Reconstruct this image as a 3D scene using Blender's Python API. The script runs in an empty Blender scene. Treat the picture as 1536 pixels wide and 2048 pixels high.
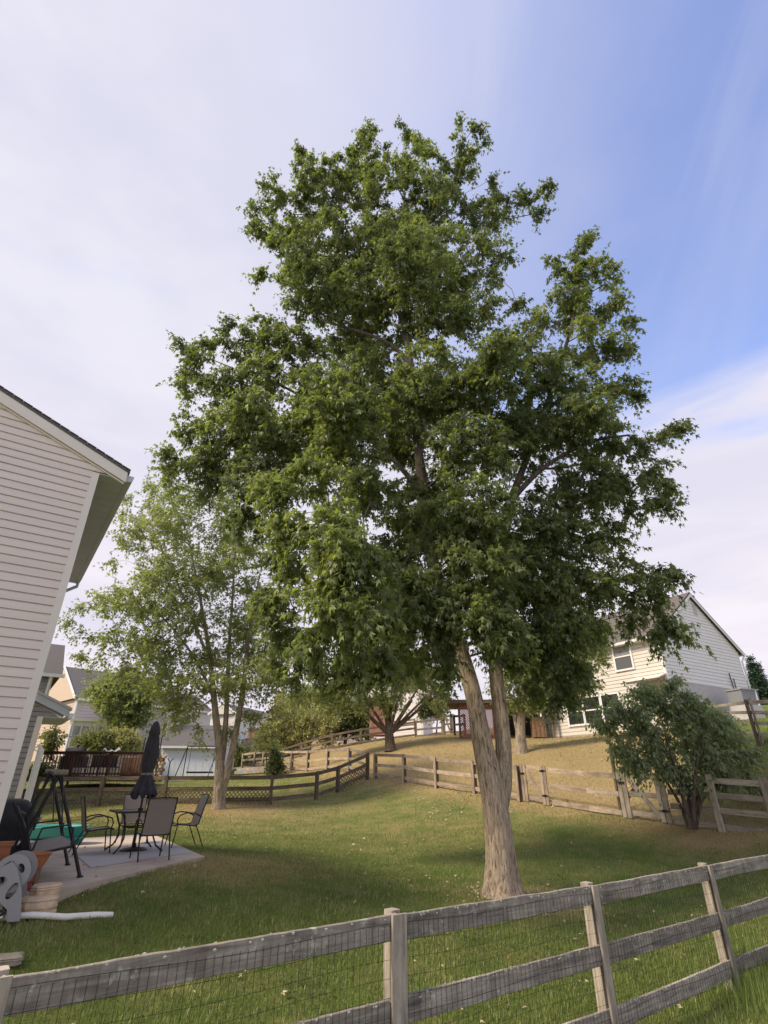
import bpy, math, random
import numpy as np
from mathutils import Vector, Matrix, noise as mnoise

random.seed(7)
RNG = np.random.default_rng(11)
SC = bpy.context.scene
COL = SC.collection
R = math.radians

# ------------------------------------------------------------------ camera
F, W0, H0 = 1055.0, 1536.0, 2048.0
PITCH = R(27.0)
CP, SP = math.cos(PITCH), math.sin(PITCH)
cam = bpy.data.cameras.new('camera')
camo = bpy.data.objects.new('camera', cam)
COL.objects.link(camo)
camo.location = (0, 0, 0)
camo.rotation_euler = (math.pi / 2 + PITCH, 0, 0)
cam.sensor_fit = 'HORIZONTAL'
cam.sensor_width = 36.0
cam.lens = 36.0 * F / W0
cam.clip_start = 0.05
cam.clip_end = 3000
SC.camera = camo

# ------------------------------------------------------------------ light
SUN_DIR = Vector((-0.74, -0.34, 0.80)).normalized()
sun = bpy.data.lights.new('sun', 'SUN')
sun.energy = 2.35
sun.angle = R(13)
sun.color = (1.0, 0.86, 0.68)
suno = bpy.data.objects.new('sun', sun)
COL.objects.link(suno)
suno.rotation_euler = (-SUN_DIR).to_track_quat('-Z', 'Y').to_euler()

world = bpy.data.worlds.new("World")
SC.world = world
world.use_nodes = True
wn, wl = world.node_tree.nodes, world.node_tree.links
wn.clear()


def N(tree, t, **kw):
    n = tree.nodes.new(t)
    for k, v in kw.items():
        setattr(n, k, v)
    return n


def wmath(op, a, b=None, c=None):
    n = wn.new('ShaderNodeMath'); n.operation = op
    for i, v in enumerate((a, b, c)):
        if v is None: continue
        if isinstance(v, (int, float)): n.inputs[i].default_value = v
        else: wl.new(v, n.inputs[i])
    return n.outputs[0]


def wmap(v, a, b, lo=0.0, hi=1.0):
    n = wn.new('ShaderNodeMapRange'); n.interpolation_type = 'SMOOTHSTEP'
    wl.new(v, n.inputs[0])
    for i, x in enumerate((a, b, lo, hi)): n.inputs[1 + i].default_value = x
    return n.outputs[0]


def wmix(f, a, b):
    n = wn.new('ShaderNodeMix'); n.data_type = 'RGBA'
    if isinstance(f, float): n.inputs[0].default_value = f
    else: wl.new(f, n.inputs[0])
    for i, v in ((6, a), (7, b)):
        if isinstance(v, tuple): n.inputs[i].default_value = (*v, 1)
        else: wl.new(v, n.inputs[i])
    return n.outputs[2]


sky = wn.new('ShaderNodeTexSky'); sky.sky_type = 'NISHITA'; sky.sun_disc = False
sky.sun_elevation = math.asin(SUN_DIR.z)
sky.sun_rotation = math.atan2(SUN_DIR.x, SUN_DIR.y)
sky.air_density = 1.0; sky.dust_density = 1.5
tc = wn.new('ShaderNodeTexCoord')
sep = wn.new('ShaderNodeSeparateXYZ'); wl.new(tc.outputs['Generated'], sep.inputs[0])
def wnoise(scale, det, sx, sy, sz, rot=0.0, rough=0.55, dist=0.0):
    m = wn.new('ShaderNodeMapping'); wl.new(tc.outputs['Generated'], m.inputs[0])
    m.inputs['Scale'].default_value = (sx, sy, sz); m.inputs['Rotation'].default_value = (rot, rot * .6, rot)
    n = wn.new('ShaderNodeTexNoise'); wl.new(m.outputs[0], n.inputs['Vector'])
    n.inputs['Scale'].default_value = scale; n.inputs['Detail'].default_value = det
    n.inputs['Roughness'].default_value = rough; n.inputs['Distortion'].default_value = dist
    return n.outputs['Fac']
n1 = wnoise(2.2, 4, 1, 1, 2.2, .4)
n2 = wnoise(3.0, 5, .6, 1.2, 4.0, .2, .5, .4)
n3 = wnoise(2.4, 4, 3.2, .7, .9, .75, .5, .5)
bx = wmath('ADD', sep.outputs[0], wmath('MULTIPLY', wmath('SUBTRACT', n1, .5), .55))
blue_x = wmap(bx, -.30, .52)
bz = wmath('ADD', sep.outputs[2], wmath('MULTIPLY', wmath('SUBTRACT', n2, .5), .10))
blue_z = wmap(bz, .535, .61)
lowblue = wmath('MULTIPLY', wmap(bz, .36, .45), wmap(n2, .50, .66, 0, .55))
bm = wmath('MULTIPLY', blue_x, wmath('MAXIMUM', blue_z, lowblue))
wisp = wmath('MULTIPLY', wmap(n3, .45, .80), .26)
bm = wmath('MULTIPLY', bm, wmath('SUBTRACT', 1.0, wisp))
bm = wmath('MAXIMUM', bm, wmap(n2, .58, .8, 0, .14))
cl_hi = wmix(wmap(n1, .35, .65), (3.65, 3.65, 4.4), (4.25, 4.2, 4.7))
cl_lo = wmix(wmap(n2, .35, .65), (4.0, 3.85, 4.5), (4.8, 4.5, 4.85))
cloud = wmix(wmap(sep.outputs[2], .2, .75), cl_lo, cl_hi)
skyc = wn.new('ShaderNodeMix'); skyc.data_type = 'RGBA'; skyc.blend_type = 'MULTIPLY'
skyc.inputs[0].default_value = 1.0
wl.new(sky.outputs[0], skyc.inputs[6]); skyc.inputs[7].default_value = (1.75, 1.55, 1.75, 1)
final = wmix(bm, cloud, skyc.outputs[2])
bgn = wn.new('ShaderNodeBackground'); bgn.inputs[1].default_value = 0.1
wl.new(final, bgn.inputs[0])
wo = wn.new('ShaderNodeOutputWorld'); wl.new(bgn.outputs[0], wo.inputs[0])

SC.view_settings.view_transform = 'Standard'
SC.view_settings.look = 'None'
SC.view_settings.gamma = 1.0
SC.view_settings.exposure = 1.0
SC.view_settings.use_curve_mapping = False
SC.render.engine = 'CYCLES'
SC.cycles.max_bounces = 6
SC.cycles.transparent_max_bounces = 6


# ------------------------------------------------------------------ survey helpers
def ray(px, py):
    x = (px - W0 / 2) / F; y = (H0 / 2 - py) / F
    return x, CP - y * SP, SP + y * CP


def at(px, py, Y):
    """world point seen in direction (px,py) at the distance Y along the view heading"""
    x, vy, vz = ray(px, py)
    return Vector((x / vy * Y, Y, vz / vy * Y))


def onz(px, py, z):
    x, vy, vz = ray(px, py)
    k = z / vz
    return Vector((x * k, vy * k, z))


# ------------------------------------------------------------------ terrain height
CTRL = [(0, 0, -2.12), (-4, -1, -2.2), (4, -1, -2.1), (-8, -8, -2.3), (8, -8, -2.1), (0, -12, -2.3),
        (-1.84, 3.28, -2.06), (0.1, 4.76, -2.1), (2.03, 6.24, -2.12), (3.97, 7.72, -2.1), (5.9, 9.2, -1.95),
        (9.5, 8, -1.9), (-3.6, 7.6, -1.62), (-4.6, 7.6, -1.52), (-2.5, 10.5, -1.42), (-5, 8.6, -1.34), (-4.2, 9.6, -1.32), (-3.6, 11.2, -1.31), (-8, 11, -1.34),
        (-3.9, 12.6, -1.31), (-5.5, 15.5, -1.31), (-8, 16, -1.3), (-14, 8, -1.7), (12, 3, -2.0)]
def _c(px, py, Y):
    p = at(px, py, Y); CTRL.append((p.x, p.y, p.z))
for a in [(1005, 1792, 11), (700, 1720, 14.5), (600, 1660, 19), (325, 1610, 25), (195, 1613, 25), (60, 1625, 25), (437, 1612, 25), (540, 1609, 25.5),
          (632, 1600, 26.5), (675, 1585, 27.5), (738, 1557, 28.7), (808, 1565, 26.3), (873, 1577, 24.2),
          (950, 1588, 22.6), (1048, 1605, 20.3), (1160, 1622, 18.4), (1270, 1638, 16.8), (1345, 1648, 15.9),
          (1445, 1662, 14.8), (1550, 1676, 13.8),
          (1043, 1505, 28), (780, 1495, 36), (1110, 1476, 37), (1210, 1470, 34), (601, 1515, 45), (663, 1500, 43),
          (721, 1489, 43), (832, 1474, 43), (886, 1471, 39.5), (614, 1543, 35), (582, 1540, 38), (508, 1533, 43),
          (360, 1557, 42), (180, 1572, 31), (1522, 1488, 17.2), (1640, 1500, 14.6), (1440, 1560, 18), (1420, 1450, 27),
          (960, 1530, 27), (850, 1520, 31), (1150, 1545, 24)]:
    _c(*a)
CTRL += [(-30, 46, 1.2), (-45, 60, 2.0), (-12, 62, 3.2), (8, 60, 4.6), (30, 40, 4.9), (26, 28, 2.9), (40, 55, 6.5),
         (-30, 25, -.9), (-60, 95, 4), (0, 100, 7), (70, 100, 9), (70, 20, 3), (-60, 10, -2), (30, 10, -.3)]
CT = np.array(CTRL, float)


def _U(r2):
    return np.where(r2 > 1e-9, r2 * np.log(r2 + 1e-12), 0.0)
_n = len(CT)
_K = _U(((CT[:, None, :2] - CT[None, :, :2]) ** 2).sum(-1)) + np.eye(_n) * 1.0
_P = np.hstack([np.ones((_n, 1)), CT[:, :2]])
_A = np.block([[_K, _P], [_P.T, np.zeros((3, 3))]])
_S = np.linalg.solve(_A, np.concatenate([CT[:, 2], np.zeros(3)]))


def gz_arr(x, y):
    x = np.clip(np.asarray(x, float), -75, 75); y = np.clip(np.asarray(y, float), -14, 105)
    out = np.empty(x.size)
    xf, yf = x.ravel(), y.ravel()
    for i in range(0, xf.size, 20000):
        a = xf[i:i + 20000]; b = yf[i:i + 20000]
        r2 = (a[:, None] - CT[None, :, 0]) ** 2 + (b[:, None] - CT[None, :, 1]) ** 2
        out[i:i + 20000] = _U(r2) @ _S[:_n] + _S[_n] + _S[_n + 1] * a + _S[_n + 2] * b
    return out.reshape(x.shape)


def gz(x, y):
    return float(gz_arr(np.array([x]), np.array([y]))[0])


def ground(px, py, Y0=8.0, Y1=70):
    """first hit of the ground from Y0 outward"""
    Y = Y0
    while Y < Y1:
        p = at(px, py, Y)
        if p.z <= gz(p.x, p.y): return Vector((p.x, p.y, gz(p.x, p.y)))
        Y += 0.1
    return at(px, py, Y1)


# ------------------------------------------------------------------ materials
def newmat(name):
    m = bpy.data.materials.new(name); m.use_nodes = True
    t = m.node_tree
    return m, t, t.nodes['Principled BSDF']


def mixrgb(t, f, a, b, blend='MIX'):
    n = t.nodes.new('ShaderNodeMix'); n.data_type = 'RGBA'; n.blend_type = blend
    if isinstance(f, (int, float)): n.inputs[0].default_value = f
    else: t.links.new(f, n.inputs[0])
    for i, v in ((6, a), (7, b)):
        if isinstance(v, tuple): n.inputs[i].default_value = (*v[:3], 1)
        else: t.links.new(v, n.inputs[i])
    return n.outputs[2]


def tnoise(t, scale, det=4, sc=(1, 1, 1), coord='Object', rough=.6, dist=0.0):
    c = t.nodes.new('ShaderNodeTexCoord'); m = t.nodes.new('ShaderNodeMapping')
    t.links.new(c.outputs[coord], m.inputs[0]); m.inputs['Scale'].default_value = sc
    n = t.nodes.new('ShaderNodeTexNoise'); t.links.new(m.outputs[0], n.inputs['Vector'])
    n.inputs['Scale'].default_value = scale; n.inputs['Detail'].default_value = det
    n.inputs['Roughness'].default_value = rough; n.inputs['Distortion'].default_value = dist
    return n.outputs['Fac'], m


def ramp(t, v, stops):
    n = t.nodes.new('ShaderNodeValToRGB'); t.links.new(v, n.inputs[0])
    e = n.color_ramp.elements
    while len(e) < len(stops): e.new(.5)
    for i, (p, c) in enumerate(stops):
        e[i].position = p; e[i].color = (*c, 1) if len(c) == 3 else c
    return n.outputs[0]


def bump(t, v, bsdf, strength=.3, dist=.01):
    b = t.nodes.new('ShaderNodeBump'); b.inputs['Strength'].default_value = strength
    b.inputs['Distance'].default_value = dist
    t.links.new(v, b.inputs['Height']); t.links.new(b.outputs[0], bsdf.inputs['Normal'])


def plain(name, col, rough=.6, var=.18, scale=6, metal=0.0, bstr=.15, bdist=.004, rnd=0.0, sc=(1, 1, 1)):
    m, t, b = newmat(name)
    f, _ = tnoise(t, scale, 5, sc)
    lo = tuple(c * (1 - var) for c in col); hi = tuple(min(1, c * (1 + var)) for c in col)
    c = ramp(t, f, [(.3, lo), (.7, hi)])
    if rnd:
        oi = t.nodes.new('ShaderNodeObjectInfo')
        mr = t.nodes.new('ShaderNodeMapRange'); t.links.new(oi.outputs['Random'], mr.inputs[0])
        mr.inputs[3].default_value = 1 - rnd; mr.inputs[4].default_value = 1 + rnd
        vm = t.nodes.new('ShaderNodeVectorMath'); vm.operation = 'SCALE'
        t.links.new(c, vm.inputs[0]); t.links.new(mr.outputs[0], vm.inputs['Scale'])
        c = vm.outputs[0]
    t.links.new(c, b.inputs['Base Color'])
    b.inputs['Roughness'].default_value = rough; b.inputs['Metallic'].default_value = metal
    if bstr: bump(t, f, b, bstr, bdist)
    return m


def wood(name, dark, mid, light, stain=None, gscale=1.0, rnd=.22):
    m, t, b = newmat(name)
    oi = t.nodes.new('ShaderNodeObjectInfo')
    c = t.nodes.new('ShaderNodeTexCoord')
    ad = t.nodes.new('ShaderNodeVectorMath'); ad.operation = 'MULTIPLY_ADD'
    comb = t.nodes.new('ShaderNodeCombineXYZ')
    for i in range(3): t.links.new(oi.outputs['Random'], comb.inputs[i])
    t.links.new(comb.outputs[0], ad.inputs[0]); ad.inputs[1].default_value = (37, 53, 71)
    t.links.new(c.outputs['Object'], ad.inputs[2])
    def nz(scale, sc, det=5, rough=.6, dist=0.0):
        mp = t.nodes.new('ShaderNodeMapping'); t.links.new(ad.outputs[0], mp.inputs[0])
        mp.inputs['Scale'].default_value = sc
        n = t.nodes.new('ShaderNodeTexNoise'); t.links.new(mp.outputs[0], n.inputs['Vector'])
        n.inputs['Scale'].default_value = scale; n.inputs['Detail'].default_value = det
        n.inputs['Roughness'].default_value = rough; n.inputs['Distortion'].default_value = dist
        return n.outputs['Fac']
    grain = nz(14 * gscale, (.12, 1.6, 1.6), 6, .65, .6)
    blot = nz(2.6, (1, 2, 2), 5, .65)
    col = ramp(t, grain, [(.25, dark), (.5, mid), (.78, light)])
    bl = ramp(t, blot, [(.32, (.45, .45, .45)), (.6, (1.05, 1.02, 1.0))])
    col = mixrgb(t, .8, col, bl, 'MULTIPLY')
    if stain:
        sp = nz(9, (1.3, 1.3, 1.3), 7, .7, .3)
        m1 = ramp(t, sp, [(.58, (0, 0, 0)), (.68, (1, 1, 1))])
        dr_ = nz(6, (1.9, 1, .16), 5, .7, .4)
        col = mixrgb(t, .5, col, ramp(t, dr_, [(.38, (.50, .48, .46)), (.56, (1.08, 1.08, 1.08))]), 'MULTIPLY')
        col = mixrgb(t, m1, col, stain)
    mr = t.nodes.new('ShaderNodeMapRange'); t.links.new(oi.outputs['Random'], mr.inputs[0])
    mr.inputs[3].default_value = 1 - rnd; mr.inputs[4].default_value = 1 + rnd
    vm = t.nodes.new('ShaderNodeVectorMath'); vm.operation = 'SCALE'
    t.links.new(col, vm.inputs[0]); t.links.new(mr.outputs[0], vm.inputs['Scale'])
    t.links.new(vm.outputs[0], b.inputs['Base Color'])
    b.inputs['Roughness'].default_value = .9
    bump(t, grain, b, .6, .006)
    return m


def leafmat(name, dark, light, back, autumn=(.16, .11, .02), trans=.35):
    m, t, b = newmat(name)
    at_ = t.nodes.new('ShaderNodeAttribute'); at_.attribute_name = 'tint'
    sp = t.nodes.new('ShaderNodeSeparateXYZ'); t.links.new(at_.outputs['Vector'], sp.inputs[0])
    col = mixrgb(t, sp.outputs[0], dark, light)
    col = mixrgb(t, sp.outputs[1], col, autumn)
    g = t.nodes.new('ShaderNodeNewGeometry')
    mu = t.nodes.new('ShaderNodeMath'); mu.operation = 'MULTIPLY'; mu.inputs[1].default_value = .6
    t.links.new(g.outputs['Backfacing'], mu.inputs[0])
    colb = mixrgb(t, mu.outputs[0], col, back)
    t.links.new(colb, b.inputs['Base Color']); b.inputs['Roughness'].default_value = .42
    b.inputs['Specular IOR Level'].default_value = .45
    tr = t.nodes.new('ShaderNodeBsdfTranslucent')
    tcol = mixrgb(t, 1.0, col, (1.5, 1.6, .7), 'MULTIPLY')
    t.links.new(tcol, tr.inputs[0])
    mx = t.nodes.new('ShaderNodeMixShader'); mx.inputs[0].default_value = trans
    t.links.new(b.outputs[0], mx.inputs[1]); t.links.new(tr.outputs[0], mx.inputs[2])
    t.links.new(mx.outputs[0], t.nodes['Material Output'].inputs[0])
    return m


M = {}
M['leaf_main'] = leafmat('maple_leaf', (.085, .112, .052), (.25, .29, .105), (.21, .225, .15), trans=.5)
M['leaf_left'] = leafmat('pale_maple_leaf', (.16, .195, .08), (.34, .375, .17), (.28, .30, .21), (.34, .26, .10), trans=.48)
M['leaf_dark'] = leafmat('dark_leaf', (.055, .075, .028), (.13, .16, .055), (.12, .14, .08))
M['leaf_shrub'] = leafmat('shrub_leaf', (.15, .185, .11), (.32, .36, .21), (.28, .31, .24), trans=.42)
M['leaf_far'] = leafmat('far_leaf', (.13, .155, .055), (.30, .31, .13), (.22, .24, .14), (.26, .19, .09))
M['leaf_tan'] = leafmat('tan_leaf', (.25, .27, .12), (.50, .46, .24), (.40, .37, .22), (.58, .46, .32))
M['conifer'] = leafmat('conifer_leaf', (.02, .05, .03), (.05, .09, .05), (.05, .08, .05), trans=.15)


def barkmat(name, c0, c1, c2, sc=1.0):
    m, t, b = newmat(name)
    v, mp = tnoise(t, 11 * sc, 7, (1.7, 1.7, .22), rough=.72, dist=.9)
    v2, _ = tnoise(t, 2.2, 4)
    v3, _ = tnoise(t, 28 * sc, 4, (1.5, 1.5, .3))
    col = ramp(t, v, [(.38, c0), (.47, c1), (.62, c2)])
    col = mixrgb(t, .6, col, ramp(t, v2, [(.3, (.6, .62, .6)), (.7, (1.12, 1.05, .98))]), 'MULTIPLY')
    col = mixrgb(t, .5, col, ramp(t, v3, [(.3, (.6, .6, .6)), (.7, (1.15, 1.15, 1.15))]), 'MULTIPLY')
    t.links.new(col, b.inputs['Base Color']); b.inputs['Roughness'].default_value = .95
    bump(t, v, b, 1.0, .055)
    return m


M['bark'] = barkmat('maple_bark', (.15, .105, .065), (.50, .39, .28), (.78, .63, .48), 1.5)
M['bark_limb_shaded'] = barkmat('limb_bark_shaded', (.06, .05, .04), (.16, .13, .105), (.26, .215, .175), 1.2)  # back-lit shade of the upper limbs put into a darker bark colour
M['bark_grey'] = barkmat('grey_bark', (.13, .105, .07), (.35, .29, .22), (.55, .46, .36), 1.3)
M['bark_dark'] = barkmat('dark_bark', (.05, .04, .03), (.13, .10, .075), (.22, .17, .135))
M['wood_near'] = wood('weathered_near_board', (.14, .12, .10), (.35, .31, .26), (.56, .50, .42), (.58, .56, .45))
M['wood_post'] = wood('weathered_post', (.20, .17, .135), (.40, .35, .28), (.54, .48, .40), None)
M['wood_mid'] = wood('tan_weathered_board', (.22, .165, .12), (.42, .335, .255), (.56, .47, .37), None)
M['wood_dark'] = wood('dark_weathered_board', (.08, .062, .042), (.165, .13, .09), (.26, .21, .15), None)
M['wood_deck'] = wood('red_stained_board', (.08, .035, .025), (.17, .075, .055), (.25, .12, .09), None)
M['wood_gray'] = wood('grey_picket', (.17, .16, .145), (.27, .25, .23), (.36, .34, .31), None)
M['lattice_red'] = wood('red_lattice', (.22, .08, .06), (.38, .15, .12), (.48, .22, .17), None)
M['wire'] = plain('dark_wire', (.05, .048, .045), .6, .1, metal=.6, bstr=0)
M['siding'] = plain('mauve_beige_vinyl', (.72, .62, .54), .55, .05, 3, bstr=.25, bdist=.002, rnd=.025, sc=(.15, .15, 6))
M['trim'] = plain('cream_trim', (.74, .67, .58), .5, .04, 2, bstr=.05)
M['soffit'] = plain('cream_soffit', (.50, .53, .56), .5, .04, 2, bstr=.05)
M['shingle'] = plain('dark_shingle', (.12, .112, .112), .95, .4, 40, bstr=.6, bdist=.01)
M['shingle_brown'] = plain('brown_shingle', (.13, .11, .10), .95, .35, 30, bstr=.6, bdist=.01)
M['siding_grey'] = plain('grey_vinyl', (.27, .26, .245), .55, .05, 3, bstr=.1, rnd=.03)
M['siding_white'] = plain('white_vinyl', (.80, .765, .745), .55, .03, 2, bstr=.08)
M['siding_cream_and_sun'] = plain('cream_vinyl_and_sun', (.62, .585, .525), .55, .04, 2, bstr=.08)  # plain cream, also the sunlit tone of the white house back wall
M['siding_tan_lit'] = plain('tan_vinyl_lit', (.58, .45, .34), .55, .04, 2, bstr=.08)  # warm sunlight on the tan house's left wall is in this colour
M['siding_taupe_and_shade'] = plain('taupe_vinyl_and_shade', (.46, .42, .40), .55, .04, 2, bstr=.08)  # shaded wall tone of the tan house; plain taupe on the cream house
M['white'] = plain('white_paint', (.78, .77, .75), .45, .04, 3, bstr=.04)
M['shedblue'] = plain('pale_blue_paint', (.74, .78, .84), .6, .05, 2, bstr=.06)
M['found'] = plain('tan_foundation', (.36, .30, .23), .9, .15, 5, bstr=.3)
M['found_pale'] = plain('pale_foundation', (.50, .47, .46), .9, .08, 5, bstr=.2)
M['black'] = plain('black_metal', (.018, .018, .02), .4, .15, 8, metal=.3, bstr=.03)
M['bronze'] = plain('dark_bronze_metal', (.035, .03, .028), .45, .15, 8, metal=.4, bstr=.03)
M['sling'] = plain('taupe_sling_mesh', (.27, .235, .205), .75, .10, 90, bstr=.3, bdist=.002)
M['cover'] = plain('black_deck_shade', (.02, .02, .022), .55, .25, 7, bstr=.5, bdist=.03)
M['canopy'] = plain('charcoal_canvas', (.055, .05, .058), .85, .22, 9, bstr=.4, bdist=.02)
M['turq'] = plain('turquoise_plastic', (.03, .30, .27), .4, .06, 4, bstr=.03)
M['concrete'] = plain('patio_concrete', (.50, .41, .33), .92, .16, 2.6, bstr=.25)
M['rug'] = plain('grey_woven_mat', (.45, .42, .42), .95, .10, 26, bstr=.4)
M['terra'] = plain('terracotta', (.42, .17, .07), .7, .14, 7, bstr=.1)
M['redbrick'] = plain('red_brick', (.42, .12, .09), .85, .15, 14, bstr=.3, rnd=.1)
M['greyplastic'] = plain('grey_plastic', (.30, .29, .285), .45, .05, 4, bstr=.03)
M['stone'] = plain('tan_fieldstone', (.56, .42, .28), .9, .25, 6, bstr=.6, bdist=.02, rnd=.08)
M['stone_dark'] = plain('brown_fieldstone', (.32, .27, .20), .9, .3, 6, bstr=.6, bdist=.02, rnd=.1)
M['pvc'] = plain('white_pvc', (.80, .77, .66), .4, .08, 5, bstr=.03)
M['red'] = plain('red_paint', (.36, .18, .13), .7, .12, 4, bstr=.1)
M['brown'] = plain('brown_wood', (.20, .12, .07), .8, .2, 8, bstr=.2)
M['crate'] = plain('crate_wood', (.26, .16, .09), .85, .25, 8, bstr=.2)
M['hose'] = plain('dark_rubber', (.02, .025, .02), .5, .1, 8, bstr=.03)
M['greymetal'] = plain('grey_sheet_metal', (.23, .23, .25), .5, .06, 4, bstr=.03)
M['offwhite_cloth'] = plain('pale_cloth', (.6, .58, .55), .9, .1, 10, bstr=.3)

m, t, b = newmat('window_glass'); M['glass'] = m
f, _ = tnoise(t, 1.3, 4)
t.links.new(ramp(t, f, [(.4, (.012, .014, .016)), (.62, (.05, .055, .06))]), b.inputs['Base Color'])
b.inputs['Roughness'].default_value = .06; b.inputs['Specular IOR Level'].default_value = .8
m, t, b = newmat('window_screen'); M['screen'] = m
b.inputs['Base Color'].default_value = (.10, .10, .105, 1); b.inputs['Roughness'].default_value = .35
m, t, b = newmat('window_blind'); M['blind'] = m
b.inputs['Base Color'].default_value = (.22, .215, .21, 1); b.inputs['Roughness'].default_value = .3
m, t, b = newmat('sunroom_pane'); M['sunpane'] = m
f, _ = tnoise(t, 1.1, 3, (3, 3, .3))
t.links.new(ramp(t, f, [(.4, (.25, .27, .25)), (.6, (.5, .5, .48))]), b.inputs['Base Color'])
b.inputs['Roughness'].default_value = .12
m, t, b = newmat('table_glass'); M['tableglass'] = m
f, _ = tnoise(t, 8, 3)
t.links.new(ramp(t, f, [(.4, (.16, .155, .15)), (.6, (.25, .24, .23))]), b.inputs['Base Color'])
b.inputs['Roughness'].default_value = .12; b.inputs['Specular IOR Level'].default_value = .9

# ground: green lawn to dry lawn by the 'dry' attribute of the sheet itself
m, t, b = newmat('lawn_ground'); M['lawn'] = m
at_ = t.nodes.new('ShaderNodeAttribute'); at_.attribute_name = 'dry'
f, _ = tnoise(t, 1.4, 6, rough=.7); f2, _ = tnoise(t, 38, 6, rough=.75); f3, _ = tnoise(t, .35, 4)
green = ramp(t, f2, [(.3, (.065, .09, .015)), (.5, (.130, .175, .040)), (.72, (.215, .26, .08))])
dry = ramp(t, f2, [(.3, (.22, .15, .055)), (.5, (.37, .27, .13)), (.72, (.52, .40, .22))])
ma = t.nodes.new('ShaderNodeMath'); ma.operation = 'MULTIPLY_ADD'; ma.inputs[1].default_value = .9
t.links.new(f, ma.inputs[0]); t.links.new(at_.outputs['Fac'], ma.inputs[2])
mf = ramp(t, ma.outputs[0], [(.45, (0, 0, 0)), (.95, (1, 1, 1))])
col = mixrgb(t, mf, green, dry)
col = mixrgb(t, .5, col, ramp(t, f3, [(.35, (.72, .78, .7)), (.65, (1.1, 1.08, 1.0))]), 'MULTIPLY')
t.links.new(col, b.inputs['Base Color']); b.inputs['Roughness'].default_value = 1
b.inputs['Specular IOR Level'].default_value = .1
bump(t, f2, b, .8, .05)
m, t, b = newmat('grass_blades'); M['grass'] = m
at_ = t.nodes.new('ShaderNodeAttribute'); at_.attribute_name = 'tint'
sp = t.nodes.new('ShaderNodeSeparateXYZ'); t.links.new(at_.outputs['Vector'], sp.inputs[0])
col = mixrgb(t, sp.outputs[0], (.115, .165, .032), (.265, .335, .095))
col = mixrgb(t, sp.outputs[1], col, (.50, .41, .21))
t.links.new(col, b.inputs['Base Color']); b.inputs['Roughness'].default_value = .6
b.inputs['Specular IOR Level'].default_value = .2
tr = t.nodes.new('ShaderNodeBsdfTranslucent'); t.links.new(col, tr.inputs[0])
mx = t.nodes.new('ShaderNodeMixShader'); mx.inputs[0].default_value = .3
t.links.new(b.outputs[0], mx.inputs[1]); t.links.new(tr.outputs[0], mx.inputs[2])
t.links.new(mx.outputs[0], t.nodes['Material Output'].inputs[0])


# ------------------------------------------------------------------ object helpers
def tag(o, label=None, cat=None, group=None, kind=None):
    if label: o['label'] = label
    if cat: o['category'] = cat
    if group: o['group'] = group
    if kind: o['kind'] = kind
    return o


def thing(name, label, cat, loc, rz=0.0, group=None):
    o = bpy.data.objects.new(name, None); COL.objects.link(o)
    o.empty_display_size = .2
    o.location = loc; o.rotation_euler = (0, 0, rz)
    return tag(o, label, cat, group)


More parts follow.
